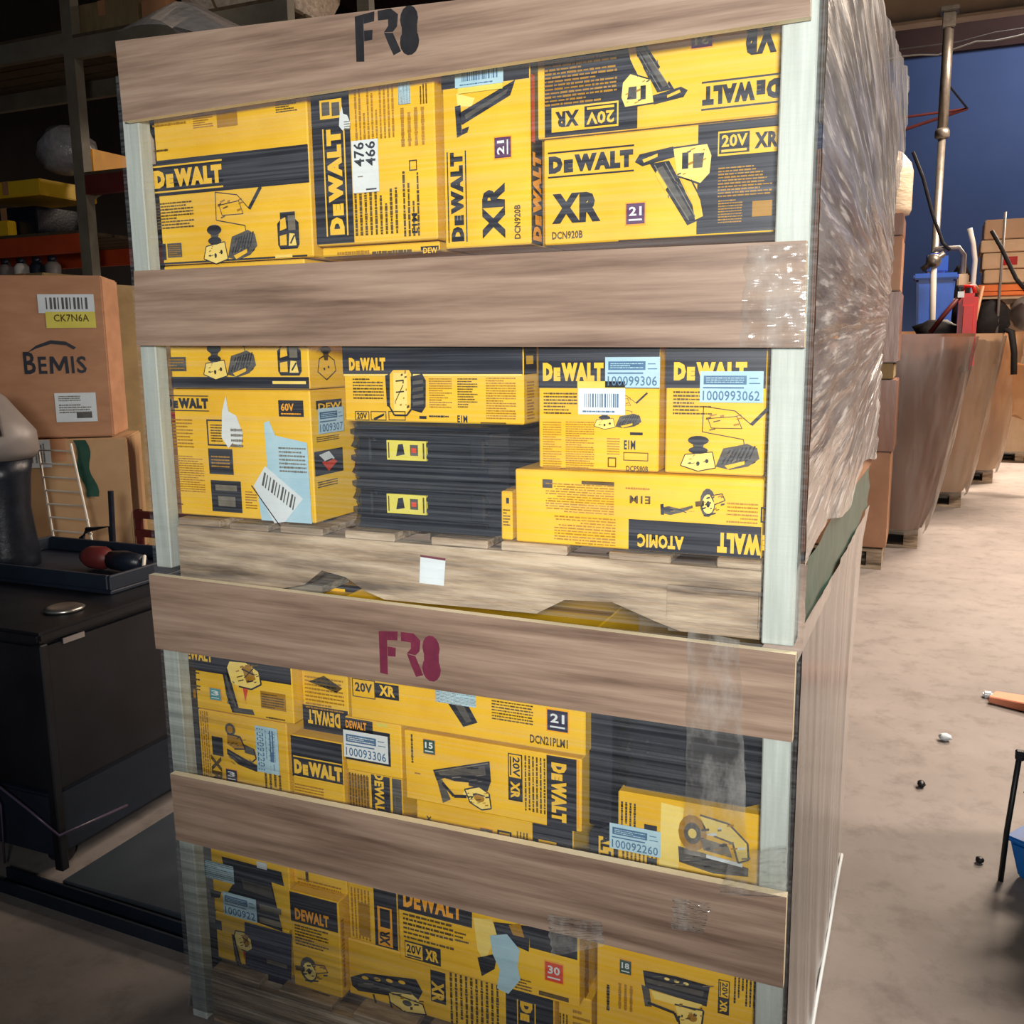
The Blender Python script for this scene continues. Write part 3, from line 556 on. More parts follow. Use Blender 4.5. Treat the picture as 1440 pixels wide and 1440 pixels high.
carton('long yellow carton lying upside down on the pallet at right, black band bottom right', 725, 1086, 668, 783, .012, .34, zt=1.2085, zb=DK, X1=1.168, prints=[
    ('r', 884, 1092, 736, 790, 'K'), ('t', 897, 962, 752, 771, 180, 'ATOMIC', 'Y', .05), ('logo', 1008, 1100, 751, 780, 180, 'Y', 'DEWALT', False), ('ic', 929, 975, 703, 727, 0, 'impact'), ('ic', 978, 1020, 684, 730, 0, 'wheel_saw'), ('l', 768, 864, 680, 722, 180, 8, 'O'), ('l', 780, 866, 726, 766, 180, 7, 'O'), ('l', 1022, 1066, 706, 737, 180, 4, 'O'), ('l', 880, 914, 684, 690, 180, 1, 'O'), ('t', 886, 915, 697, 708, 180, 'E1M', 'I'),
    ('r', 763, 777, 674, 686, 'D'), ('r', 818, 864, 677, 682, 'I'), ('fr', 1070, 1086, 713, 735, 0, 'K', .1)])
f6 = carton('small torn yellow carton end beside the black tool cases, right of them', 704, 721, 690, 752, .018, .05, zt=1.17, zb=DK, prints=[('r', 712, 716, 700, 708, 'K'), ('l', 708, 718, 715, 740, 0, 4, 'I')])

# ---------------- black tool cases
def tool_case(label, zb, zt, x0, x1, Y, depth=.3):
    t = thing('tool_case', label, 'tool case', ((x0 + x1) / 2, Y + depth / 2, zb), 'black tool cases in the upper crate')
    zm = (zb + zt) / 2; n = 5
    def shell(name, za, zc, up):
        mb = MB(); h = zc - za; prof = [(0, .012), (.1, .004), (.28, .006), (.32, 0), (.5, 0), (.54, .005), (.78, .004), (1, 0)]
        if not up: prof = [(1 - a, d) for a, d in reversed(prof)]
        if not up: prof = sorted(prof)
        else: prof = sorted([(1 - a, d) for a, d in prof])
        rings = []
        for a, d in prof:
            z = za + a * h; c = .025; i = d + .0
            rings.append([(x0 + c + i, Y + i, z), (x1 - c - i, Y + i, z), (x1 - i, Y + c + i, z), (x1 - i, Y + depth - i, z), (x0 + i, Y + depth - i, z), (x0 + i, Y + c + i, z)])
        mb.loft(rings); return mb.build(name, 'black_plastic', t)
    lo = shell('lower_shell', zb, zm - .001, False); hi = shell('lid', zm + .001, zt, True)
    # stiffening ribs on both shells, rounded ends at the right
    for za, zc in ((zb + .012, zb + .02), (zm - .014, zm - .006), (zm + .006, zm + .014), (zt - .02, zt - .012)):
        mb = MB(); mb.box(x0 + .03, x1 - .03, Y - .004, Y + .01, za, zc); mb.build('rib', 'black_plastic', t, bevel=.0025)
    for xx in (x0 + .035, x1 - .06):
        mb = MB(); mb.box(xx, xx + .026, Y - .007, Y + .008, zm - .024, zm + .022); mb.build('latch', 'black_plastic', t, bevel=.003)
    return t
xa, xb = PY(478, 650, .03).x + .004, PY(716, 650, .03).x - .012
for label, zb, zt, ly in (('black ribbed tool case with small yellow label, directly under the speaker carton', 1.1825, 1.275, (651, 675)), ('black ribbed tool case with small yellow label, lowest, resting on the pallet', DK, 1.1815, (721, 747))):
    t = tool_case(label, zb, zt, xa, xb, .036)
    f = Face('y', .0315); p = Print(f); r = f.rect(545, 600, *ly); r = (r[0], r[1], (zb + zt) / 2 - .017, (zb + zt) / 2 + .017)
    mb = MB(); mb.box(r[0], r[1], .0315, .038, r[2], r[3], 0); lb = mb.build('printed_label', 'lime_sticker', t)
    p.shape(r, 0, [(.24, .2), (.3, .8), (.42, .84), (.46, .3)], 'K', 0); p.rect(r, 0, .6, .25, .8, .8, 'D', 0); p.rect(r, 0, .64, .4, .76, .64, 'R', 1); p.rect(r, 0, .04, .1, .07, .9, 'I', 0); p.rect(r, 0, .92, .1, .96, .9, 'I', 0); p.build('label_print', lb)

# ---------------- lower crate, upper row
LD = .1225; LM = .4175
carton('yellow impact driver carton with black top band at the left post', 258, 409, 870, 1005, .034, .33, zt=.93, zb=.6865, X0=.052, group=LG, prints=[
    ('r', 250, 412, 880, 951, 'K'), ('t', 256, 299, 912, 928, 0, 'DEWALT', 'Y', .05), ('l', 260, 282, 938, 970, 0, 5, 'I'), ('r', 262, 272, 968, 980, 'O'), ('tag', 296, 311, 968, 984, 0, 'T', '3'), ('ic', 314, 372, 930, 1004, 0, 'drill'), ('r', 367, 402, 974, 998, 'O'), ('l', 369, 400, 976, 997, 0, 4, 'I'), ('l', 375, 402, 1008, 1013, 0, 1, 'I')])
carton('yellow drill carton on its end with sideways lettering and long pale label', 261, 405, 1008, 1130, .034, .33, zt=.6855, zb=LM, X0=.052, group=LG, prints=[
    ('r', 272, 281, 985, 1080, 'K'), ('t', 262, 273, 990, 1070, 270, 'DEWALT', 'K', .04), ('l', 284, 296, 1000, 1090, 270, 3, 'O'), ('r', 299, 314, 1036, 1062, 'K', 1), ('t', 299, 313, 1062, 1100, 270, 'XR', 'I', .05), ('ic', 317, 362, 1016, 1082, 0, 'drill_side'), ('tag', 319, 334, 1082, 1098, 0, 'N', '3'),
    ('l', 372, 398, 1088, 1118, 270, 3, 'I'), ('st', 362, 393, 1022, 1086, 270, 'blue:id', '100092201')])
carton('yellow carton under the stencilled board, upside down black band at its foot', 415, 488, 880, 1035, .06, .3, zt=.945, zb=.6685, X0=.2935, group=LG, prints=[
    ('r', 410, 492, 994, 1040, 'K'), ('t', 434, 479, 1000, 1020, 180, 'DEWALT', 'Y', .05), ('l', 430, 484, 952, 1000, 0, 6, 'O'), ('pg', [(434, 958), (456, 950), (482, 968), (474, 974), (450, 964)], 'I', 2)])
carton('narrow carton with glossy black head above yellow text, left of centre', 411, 483, 1033, 1140, .032, .3, zt=.6675, zb=LM, group=LG, prints=[
    ('r', 408, 490, 1025, 1098, 'K'), ('logo', 414, 482, 1068, 1098, 0, 'Y'), ('l', 416, 456, 1104, 1128, 0, 4, 'O'), ('l', 416, 470, 1136, 1140, 0, 1, 'O')])
carton('small yellow carton with black frame and blue printed label', 485, 564, 1010, 1083, .035, .3, zt=.7215, zb=.6145, group=LG, prints=[
    ('r', 480, 524, 1004, 1030, 'K'), ('t', 487, 516, 1014, 1025, 0, 'DEWALT', 'M', .04), ('r', 482, 549, 1026, 1072, 'K'), ('r', 530, 545, 1014, 1022, 'S', 1), ('st', 485, 547, 1030, 1068, 0, 'white:id', '100093306')])
carton('yellow carton with dark upright band, under the small carton with the blue label', 488, 566, 1085, 1160, .04, .3, zt=.6135, zb=LM, X0=.404, group=LG, prints=[
    ('r', 523, 549, 1060, 1180, 'K'), ('t', 528, 541, 1086, 1150, 270, 'DEWALT', 'Y', .05), ('r', 489, 520, 1090, 1160, 'O'), ('l', 492, 520, 1088, 1160, 270, 5, 'I'), ('r', 552, 570, 1070, 1160, 'D'), ('fr', 556, 566, 1120, 1136, 0, 'A')])
carton('wide yellow nailer carton with purple number square, under the stencilled board', 491, 824, 880, 1038, .03, .32, zt=.93, zb=.7225, group=LG, prints=[
    ('fr', 496, 528, 955, 981, 0, 'I', .05), ('t', 500, 524, 960, 973, 0, '20V', 'K'), ('r', 527, 561, 962, 983, 'K'), ('t', 534, 556, 964, 979, 0, 'XR', 'Y', .05), ('pg', [(628, 985), (655, 985), (672, 1016), (652, 1022)], 'K', 1), ('pg', [(640, 990), (652, 990), (664, 1014), (656, 1016)], 'D', 2), ('l', 692, 750, 987, 1016, 0, 5, 'I'), ('tag', 770, 799, 999, 1028, 0, 'N', '21'), ('t', 746, 799, 1036, 1048, 0, 'DCN21PLM1', 'I'),
    ('st', 614, 670, 972, 990, 0, 'blue:grey', '')])
carton('yellow framing nailer carton with black right end, centre of the lower crate', 570, 818, 1045, 1146, .03, .3, zt=.7165, zb=.5825, group=LG, prints=[
    ('l', 577, 583, 1032, 1072, 270, 1, 'I'), ('tag', 596, 612, 1040, 1060, 0, 'G', '15'), ('ic', 610, 691, 1062, 1134, 0, 'angled_nailer'), ('xr', 715, 735, 1060, 1126, 270, 'K', 'Y'), ('l', 737, 769, 1064, 1142, 270, 4, 'I'), ('r', 769, 811, 1050, 1180, 'K'), ('logo', 776, 797, 1072, 1156, 270, 'Y', 'DEWALT', False), ('r', 812, 815, 1060, 1165, 'M', 1), ('t', 584, 592, 1086, 1088, 0, '-', 'O')],
    side=[('r', 815, 830, 1060, 1165, 'Y')])
carton('low yellow carton with black corner, under the framing nailer carton', 586, 806, 1152, 1210, .038, .3, zt=.5815, zb=LM, group=LG, prints=[
    ('t', 601, 607, 1146, 1162, 270, 'XR', 'K'), ('tag', 676, 693, 1165, 1184, 0, 'A', '8'), ('fr', 700, 720, 1168, 1190, 0, 'K', .12), ('pg', [(704, 1186), (716, 1174), (716, 1180), (708, 1188)], 'K', 3), ('l', 726, 744, 1170, 1196, 270, 3, 'I'), ('r', 749, 812, 1100, 1240, 'K'), ('r', 758, 783, 1182, 1210, 'Y', 2), ('pg', [(764, 1188), (776, 1190), (770, 1198)], 'K', 3)])
# black ribbed case with a yellow sleeve over it
xc0, xc1 = PY(860, 1075, .05).x, 1.176
t = tool_case('black ribbed tool case at the right post of the lower crate', .672, .798, xc0, xc1, .05)
t['group'] = 'black tool cases in the lower crate'
carton('thin yellow carton lying on the black case at the right post', 832, 1010, 1005, 1025, .045, .26, zt=.826, zb=.799, group=LG, prints=[('r', 850, 852, 1010, 1030, 'K')])
carton('plain dark carton between the wide nailer carton and the black case', 828, 852, 1030, 1115, .06, .26, zt=.797, zb=.5845, group=LG, m='black_print', X1=xc0 - .003)
carton('dark carton with upright yellow name strip, beside the saw carton', 828, 864, 1130, 1215, .036, .3, zt=.583, zb=LM, group=LG, m='black_print', prints=[
    ('r', 842, 863, 1122, 1240, 'Y'), ('t', 845, 860, 1126, 1208, 270, 'DEWALT', 'K', .05)])
carton('yellow circular saw carton with pale blue label at the right post', 868, 1071, 1137, 1230, .034, .3, zt=.6705, zb=LM, X1=1.176, group=LG, prints=[
    ('pg', [(930, 1128), (962, 1136), (952, 1240), (926, 1240)], 'L', 0), ('l', 872, 896, 1128, 1162, 270, 3, 'K'), ('r', 906, 924, 1160, 1168, 'K'), ('l', 874, 926, 1196, 1230, 270, 6, 'I'), ('ic', 954, 1056, 1142, 1228, 0, 'circular_saw'), ('r', 910, 924, 1206, 1214, 'K', 3),
    ('st', 858, 930, 1162, 1198, 0, 'blue:id', '100092260')])
# ---------------- lower crate, lower row
carton('yellow nailer carton with black printed tool and two blue labels, lower left', 285, 407, 1180, 1297, .04, .3, zt=.416, zb=.2335, X0=.0535, group=LG, prints=[
    ('pg', [(312, 1204), (396, 1226), (400, 1246), (382, 1240), (386, 1258), (398, 1310), (318, 1280), (316, 1262), (330, 1240), (318, 1232)], 'K', 1), ('pg', [(340, 1236), (382, 1248), (386, 1264), (344, 1250)], 'D', 2), ('r', 362, 376, 1212, 1221, 'W', 3), ('pg', [(296, 1250), (312, 1254), (310, 1262), (298, 1262)], 'K', 2), ('r', 366, 396, 1274, 1282, 'A', 3), ('r', 366, 396, 1292, 1300, 'A', 3),
    ('st', 284, 330, 1212, 1236, 0, 'blue:grey', ''), ('st', 316, 362, 1258, 1290, 0, 'blue:id', '1000922')])
carton('yellow and purple-black carton at the very bottom left of the lower crate', 297, 407, 1305, 1362, .04, .3, zt=.2325, zb=LD, X0=.0545, group=LG, prints=[
    ('pg', [(344, 1296), (410, 1314), (410, 1396), (346, 1372)], 'N', 0), ('r', 302, 312, 1294, 1307, 'K'), ('ic', 328, 358, 1310, 1362, 0, 'drill'), ('r', 376, 404, 1352, 1358, 'A', 2)])
carton('plain yellow carton under the lowest board, above the black-topped narrow carton', 412, 487, 1200, 1256, .055, .28, zt=.416, zb=.3345, group=LG, prints=[('l', 420, 480, 1240, 1254, 0, 2, 'O'), ('r', 430, 434, 1225, 1240, 'I')])
carton('narrow upright yellow carton with dark green-black head, lower left', 411, 478, 1262, 1400, .03, .3, zt=.3335, zb=LD, group=LG, prints=[
    ('r', 405, 474, 1255, 1302, 'K'), ('t', 416, 463, 1282, 1298, 0, 'DEWALT', 'M', .05), ('l', 416, 462, 1304, 1334, 0, 5, 'I'), ('ic', 416, 462, 1344, 1384, 0, 'wheel_saw'), ('l', 440, 464, 1394, 1399, 0, 1, 'I')],
    side=[('l', 479, 486, 1290, 1390, 90, 1, 'O')])
carton('yellow carton with upright black badge strip, left of the wide text carton', 490, 559, 1240, 1332, .05, .29, zt=.416, zb=.2465, group=LG, prints=[
    ('r', 526, 560, 1200, 1338, 'K'), ('r', 532, 552, 1276, 1330, 'M', 1), ('r', 535, 549, 1278, 1304, 'K', 2), ('t', 535, 549, 1308, 1328, 90, 'XR', 'K', .05), ('l', 494, 522, 1250, 1320, 270, 4, 'O'), ('r', 506, 520, 1270, 1316, 'O', 3)])
carton('wide yellow carton with red number square and torn blue plastic, low centre', 560, 815, 1240, 1384, .03, .3, zt=.416, zb=.2465, group=LG, prints=[
    ('pg', [(560, 1250), (664, 1280), (664, 1305), (560, 1278)], 'K', 0), ('t', 568, 650, 1256, 1284, 0, 'DEWALT', 'M', .05), ('l', 568, 638, 1290, 1328, 0, 4, 'I'), ('l', 640, 660, 1310, 1326, 0, 2, 'I'), ('xr', 570, 620, 1328, 1352, 0, 'K', 'Y'), ('pg', [(666, 1290), (692, 1292), (700, 1312), (682, 1352), (672, 1336)], 'L', 1), ('pg', [(694, 1296), (746, 1302), (744, 1338), (700, 1318)], 'K', 1), ('pg', [(716, 1300), (732, 1298), (738, 1318), (722, 1314)], 'O', 2), ('pg', [(672, 1346), (700, 1340), (696, 1362), (678, 1372)], 'K', 2),
    ('pg', [(745, 1300), (812, 1318), (812, 1350), (745, 1332)], 'K', 0), ('pg', [(690, 1314), (714, 1312), (732, 1334), (729, 1358), (733, 1376), (716, 1396), (700, 1388), (704, 1362), (694, 1340)], 'B', 6), ('tag', 767, 792, 1354, 1380, 0, 'R', '30'), ('l', 722, 748, 1375, 1392, 0, 3, 'I'), ('r', 758, 800, 1398, 1404, 'I', 0)],
    side=[('l', 818, 830, 1330, 1400, 90, 1, 'O')])
carton('yellow nailer carton at the bottom centre with dark lettered end band', 488, 779, 1355, 1480, .05, .3, zt=.2455, zb=LD, X0=.379, group=LG, prints=[
    ('ic', 495, 602, 1366, 1448, 0, 'long_nailer'), ('r', 606, 627, 1366, 1410, 'K'), ('t', 608, 625, 1380, 1408, 270, 'XR', 'Y', .05), ('l', 632, 704, 1376, 1450, 270, 7, 'I'), ('r', 712, 782, 1380, 1500, 'K'), ('logo', 728, 754, 1408, 1500, 270, 'Y')])
carton('yellow brad nailer carton at the bottom right post', 838, 1064, 1335, 1520, .04, .3, zt=.416, zb=LD, X1=1.176, group=LG, prints=[
    ('tag', 872, 888, 1350, 1369, 0, 'G', '18'), ('l', 851, 860, 1384, 1420, 270, 1, 'K'), ('l', 868, 892, 1384, 1420, 270, 2, 'O'), ('ic', 902, 998, 1372, 1450, 0, 'brad_nailer'), ('xr', 1010, 1026, 1378, 1426, 270, 'K', 'Y'), ('l', 1031, 1064, 1372, 1414, 270, 4, 'K')])
carton('small yellow carton wedged at the bottom between the two nailer cartons', 784, 832, 1415, 1500, .06, .28, zt=.2455, zb=LD, group=LG, prints=[('l', 786, 800, 1425, 1470, 270, 2, 'I'), ('l', 806, 830, 1420, 1470, 0, 4, 'O')])
# cartons whose tops show through the gap under the upper pallet
carton('small carton with black rim and blue label standing in the gap below the pallet', 418, 488, 818, 848, .1, .06, zt=.9515, zb=.9315, group=LG, X0=.30, X1=.395, m='black_print', prints=[('r', 420, 448, 822, 850, 'B', 1), ('r', 450, 486, 824, 850, 'Y', 1), ('pg', [(458, 842), (462, 830), (466, 842)], 'K', 2)])
carton('tan carton top lying in the gap below the pallet at right', 0, 1, 0, 1, .372, .5, zt=.945, zb=.83, X0=.74, X1=1.12, group=LG, m='dull_kraft')
# ================================================================== stretch film
from mathutils import noise as MN
def film_mat(name, haze_lo, haze_hi, tint, scale, streak, coords, rough=.18, bump=.35, glare=.12, fine=None, white=(.75, .74, .70, 1)):
    """clear film: see-through, milky where it overlaps, glossy on its creases, with optional painted highlight streaks"""
    m = bpy.data.materials.new(name); m.use_nodes = True; nt = m.node_tree; n = nt.nodes; L = nt.links
    n.remove(n['Principled BSDF']); out = n['Material Output']
    tc = n.new('ShaderNodeTexCoord'); mp = n.new('ShaderNodeMapping'); mp.inputs['Scale'].default_value = scale; L.new(tc.outputs[coords], mp.inputs[0])
    nz = n.new('ShaderNodeTexNoise'); nz.inputs['Scale'].default_value = 1; nz.inputs['Detail'].default_value = 6; nz.inputs['Roughness'].default_value = .65; L.new(mp.outputs[0], nz.inputs[0])
    bp = n.new('ShaderNodeBump'); bp.inputs['Strength'].default_value = bump; bp.inputs['Distance'].default_value = .004; L.new(nz.outputs['Fac'], bp.inputs['Height'])
    tr = n.new('ShaderNodeBsdfTransparent'); tr.inputs[0].default_value = tint
    df = n.new('ShaderNodeBsdfDiffuse'); df.inputs[0].default_value = white; L.new(bp.outputs[0], df.inputs['Normal'])
    gl = n.new('ShaderNodeBsdfGlossy'); gl.inputs['Roughness'].default_value = rough; gl.inputs[0].default_value = (.95, .95, .95, 1); L.new(bp.outputs[0], gl.inputs['Normal'])
    rm = n.new('ShaderNodeMapRange'); rm.inputs['From Min'].default_value = streak[0]; rm.inputs['From Max'].default_value = streak[1]; rm.inputs['To Min'].default_value = haze_lo; rm.inputs['To Max'].default_value = haze_hi
    L.new(nz.outputs['Fac'], rm.inputs['Value'])
    if fine:  # thin white streaks painted into the colour as highlights on the creases
        mp2 = n.new('ShaderNodeMapping'); mp2.inputs['Scale'].default_value = fine[0]; L.new(tc.outputs[coords], mp2.inputs[0])
        n2 = n.new('ShaderNodeTexNoise'); n2.inputs['Scale'].default_value = 1; n2.inputs['Detail'].default_value = 3; L.new(mp2.outputs[0], n2.inputs[0])
        r2 = n.new('ShaderNodeMapRange'); r2.inputs['From Min'].default_value = fine[1]; r2.inputs['From Max'].default_value = fine[2]; r2.inputs['To Max'].default_value = fine[3]; L.new(n2.outputs['Fac'], r2.inputs['Value'])
        ad = n.new('ShaderNodeMath'); ad.operation = 'ADD'; ad.use_clamp = True; L.new(rm.outputs[0], ad.inputs[0]); L.new(r2.outputs[0], ad.inputs[1])
        b2 = n.new('ShaderNodeBump'); b2.inputs['Strength'].default_value = fine[4]; b2.inputs['Distance'].default_value = .003; L.new(n2.outputs['Fac'], b2.inputs['Height']); L.new(bp.outputs[0], b2.inputs['Normal']); bp = b2
        rm = ad; L.new(bp.outputs[0], df.inputs['Normal']); L.new(bp.outputs[0], gl.inputs['Normal'])
    m1 = n.new('ShaderNodeMixShader'); L.new(rm.outputs[0], m1.inputs[0]); L.new(tr.outputs[0], m1.inputs[1]); L.new(df.outputs[0], m1.inputs[2])
    fr = n.new('ShaderNodeFresnel'); fr.inputs[0].default_value = 1.45; L.new(bp.outputs[0], fr.inputs['Normal'])
    mu = n.new('ShaderNodeMath'); mu.operation = 'MULTIPLY_ADD'; mu.inputs[1].default_value = .8; mu.inputs[2].default_value = glare; L.new(fr.outputs[0], mu.inputs[0]); mu.use_clamp = True
    m2 = n.new('ShaderNodeMixShader'); L.new(mu.outputs[0], m2.inputs[0]); L.new(m1.outputs[0], m2.inputs[1]); L.new(gl.outputs[0], m2.inputs[2])
    L.new(m2.outputs[0], out.inputs[0]); M_[name] = m
film_mat('clear_film', .015, .115, (.985, .985, .975, 1), (1.6, 2, 170), (.42, .74), 'Object', rough=.22, bump=.12, glare=.0, white=(.68, .74, .8, 1))
film_mat('creased_film', .19, .55, (.95, .92, .89, 1), (80, 2.5, 1), (.40, .68), 'UV', rough=.2, bump=1.0, glare=.1, white=(.9, .87, .83, 1), fine=((420, 7, 1), .54, .68, .6, 1.0))
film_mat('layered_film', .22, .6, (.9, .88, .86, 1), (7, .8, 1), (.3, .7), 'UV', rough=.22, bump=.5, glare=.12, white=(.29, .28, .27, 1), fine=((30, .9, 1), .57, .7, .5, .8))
film_mat('aisle_film', .03, .16, (.96, .95, .94, 1), (9, 9, .7), (.42, .75), 'Object', rough=.18, bump=.3, glare=.02)
film_mat('loose_film', .04, .3, (.96, .96, .95, 1), (22, 40, 9), (.45, .72), 'Object', rough=.15, bump=.3, glare=.06)

PINCH = (1.72, 1.475)
def bulge(y, z):
    """how far the wrapped side stands out from the frame, most at the back and above the pallet"""
    e = [(0, .0), (.25, .001), (.6, .006), (.9, .016), (1.08, .038), (1.4, .042), (1.56, .052), (1.72, .051), (1.87, .066), (2.1, .068)]
    for (z0, b0), (z1, b1) in zip(e, e[1:]):
        if z <= z1: b = b0 + (b1 - b0) * max(0, (z - z0) / (z1 - z0)); break
    else: b = e[-1][1]
    return b * (max(0, y) / 1.18) ** .9
def uv_layer(o, fn):
    me = o.data; uv = me.uv_layers.new(name='film')
    org = world_origin(o)
    for lp in me.loops:
        co = me.vertices[lp.vertex_index].co + org; uv.data[lp.index].uv = fn(co)
def ridge(t, r):
    s = 0
    for k, (f, a) in enumerate(((37, .5), (61, .8), (97, 1.0), (149, .9), (211, .7))):
        s += a * math.sin(f * t + k * 1.7 + 2.2 * MN.noise(Vector((t * 6 + k, r * 2.5, k * 3.1))))
    return s

def upper_side(a, b):
    y = a * 1.185; zb = 1.085 + .02 * math.sin(y * 9) + .045 * a; zt = 1.898 + .105 * min(1, a * 2.2) + .015 * a
    z = zb + (zt - zb) * b; X = 1.2325 + bulge(y, z)
    dy, dz = PINCH[0] - y, z - PINCH[1]; r = math.hypot(dy, dz); t = math.atan2(dz, dy)
    k = min(1, .2 + a * 5)
    X += .0019 * k * ridge(t, r) * (.55 + .9 * abs(MN.noise(Vector((t * 9, r * 3, 11))))) + .004 * k * MN.noise(Vector((y * 5, z * 5, 2)))
    return (X, y, z)
uw = thing('stretch_film', 'clear stretch film round the upper load, creases fanning out on its right side', 'plastic film', (.6, .6, .97), 'stretch film round both loads')
lw = thing('stretch_film', 'clear stretch film round the lower load, hanging in upright folds on its right side', 'plastic film', (.6, .6, .0), 'stretch film round both loads')
mb = MB(); mb.sheet(upper_side, 200, 420); o = mb.build('side_sheet', 'creased_film', uw, smooth=True, fix=False)
uv_layer(o, lambda c: (math.atan2(c.z - PINCH[1], PINCH[0] - c.y) / math.pi, math.hypot(c.z - PINCH[1], PINCH[0] - c.y)))
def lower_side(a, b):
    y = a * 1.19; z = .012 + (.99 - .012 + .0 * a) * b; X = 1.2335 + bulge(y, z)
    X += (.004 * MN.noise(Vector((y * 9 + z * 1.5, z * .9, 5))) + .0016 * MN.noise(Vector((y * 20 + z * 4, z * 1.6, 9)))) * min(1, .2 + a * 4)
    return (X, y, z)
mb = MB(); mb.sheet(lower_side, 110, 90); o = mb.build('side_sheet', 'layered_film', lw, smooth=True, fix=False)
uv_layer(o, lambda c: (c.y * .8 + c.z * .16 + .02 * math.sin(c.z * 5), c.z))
# fronts
def front(x0, x1, z0, z1, amp=.0006):
    def fn(a, b):
        x = x0 + (x1 - x0) * a; z = z0 + (z1 - z0) * b
        return (x, -.0032 + amp * MN.noise(Vector((x * 3, 1, z * 60))), z)
    return fn
mb = MB(); mb.sheet(front(.004, 1.2315, .972, 1.893), 24, 320); mb.build('front_sheet', 'clear_film', uw, smooth=True, fix=False)
mb = MB(); mb.sheet(front(.004, 1.2325, .02, .962), 24, 300); mb.build('front_sheet', 'clear_film', lw, smooth=True, fix=False)
# top, drawn up to a peak near the front left corner
def top(a, b):
    x = .006 + 1.25 * a; y = .002 + 1.18 * b; d = math.hypot((x - .07) * .9, (y - .11) * 1.1)
    z = 1.944 - .048 * a + (.05 + .06 * a) * min(1, b * 2.2) + .1 * max(0, 1 - d / .17) + .008 * min(1, b * 6) * MN.noise(Vector((x * 7, y * 7, 1)))
    return (x, y, z)
mb = MB(); mb.sheet(top, 60, 40); mb.build('top_sheet', 'layered_film', uw, smooth=False, fix=False)
# rolled lower edge of the film, bright along the floor, and its gathered corner
mb = MB(); mb.tube([(1.237 + bulge(y, .02), y, .012 + .004 * math.sin(y * 14)) for y in [k * 1.19 / 16 for k in range(17)]], .0042, 6); mb.build('rolled_edge', 'white_paper', lw, smooth=True)
# loose film lying over the boards at the right
def strap(name, pts, parent, seed=1, m='loose_film'):
    q = [PY(*p, -.0245) for p in pts]; mb = MB()
    def fn(a, b):
        p = (q[3] * (1 - a) + q[2] * a) * (1 - b) + (q[0] * (1 - a) + q[1] * a) * b
        return (p.x + .004 * MN.noise(Vector((b * 7, seed, 1))), -.0245 - .0035 * abs(MN.noise(Vector((a * 5 + seed, b * 12, seed)))) - .002 * abs(MN.noise(Vector((a * 2, b * 40, seed)))), p.z)
    mb.sheet(fn, 18, 90); return mb.build(name, m, parent, smooth=True, fix=False)
strap('loose_strip', [(968, 885), (1040, 900), (1052, 1215), (962, 1200)], lw, 3)
strap('loose_strip', [(1050, 345), (1136, 342), (1132, 488), (1040, 488)], uw, 5)
strap('loose_strip', [(948, 1262), (1000, 1270), (990, 1312), (944, 1306)], lw, 8)
strap('loose_strip', [(770, 1285), (846, 1296), (850, 1330), (776, 1345)], lw, 12)
strap('loose_strip', [(1030, 1200), (1108, 1190), (1106, 1262), (1010, 1258)], lw, 15)
# ---------------- what stands between the film and the load on the right
def sheet_board(label, z0, z1, off, m, ragged=.0):
    mb = MB()
    def fn(k):
        def g(a, b):
            y = .02 + 1.14 * a; zt = z1 + ragged * math.sin(y * 7) ; z = z0 + (zt - z0) * b
            return (1.2262 + bulge(y, z) * .93 - k, y, z)
        return g
    mb.sheet(fn(0), 16, 12); mb.sheet(fn(.003), 16, 12)
    return tag(mb.build('cardboard_sheet', m, origin=(1.226, .6, z0)), label, 'cardboard')
sheet_board('tan cardboard sheet under the creased film on the right side of the upper load', 1.1, 1.66, 0, 'kraft_card', .03)
sheet_board('pale grey liner sheet under the creased film at the top right of the upper load', 1.70, 1.935, 0, 'pale_liner', .0)
sheet_board('grey-brown cardboard sheet under the folded film on the right side of the lower load', .02, .93, 0, 'grey_card')
mb = MB()
mb.sheet(lambda a, b: (1.228 + bulge(.05 + 1.1 * a, 1.08) * .8 + .004 * MN.noise(Vector((a * 6, b * 4, 4))), .05 + 1.12 * a, .985 + .02 * MN.noise(Vector((a * 4, 1, 1))) + (.10 + .05 * a) * b), 30, 8)
tag(mb.build('plastic_sheet', 'green_plastic', origin=(1.228, .6, 1.0), smooth=True), 'dark green plastic sheet showing between the two loads on the right', 'plastic sheet')
# ================================================================== the rest of the hall
pmat('blue_wall', (66, 88, 134), (74, 96, 144), scale=.8, rough=.7)
pmat('dark_wall', (34, 30, 30), (44, 40, 38), scale=1.5, rough=.8)
pmat('dark_roof', (58, 40, 36), (72, 50, 44), scale=1.2, rough=.85)
pmat('beam_paint', (196, 176, 152), (184, 164, 140), scale=2, rough=.6)
pmat('brown_card', (122, 84, 64), (138, 96, 74), scale=3, stretch=(3, 3, .6), rough=.3, bump=.1, spec=.6)
pmat('stack_card', (150, 108, 78), (170, 126, 94), scale=4, rough=.4, bump=.1)
pmat('dark_board', (70, 58, 42), (86, 72, 52), scale=6, stretch=(3, .6, 1), rough=.8)
pmat('tan_card', (192, 156, 120), (206, 170, 134), scale=3, rough=.45, bump=.1)
pmat('light_card', (222, 196, 158), (206, 176, 138), scale=5, rough=.6)
pmat('cream_film', (226, 210, 184), (206, 186, 158), scale=9, stretch=(1, 1, 3), rough=.25, bump=.4)
pmat('blue_plastic', (36, 88, 190), (46, 100, 204), scale=6, rough=.35)
pmat('red_plastic', (176, 30, 24), (196, 40, 30), scale=6, rough=.35)
pmat('orange_plastic', (226, 110, 44), (236, 126, 56), scale=6, rough=.45)
pmat('dark_cloth', (26, 24, 26), (40, 36, 36), scale=10, rough=.7, bump=.3)
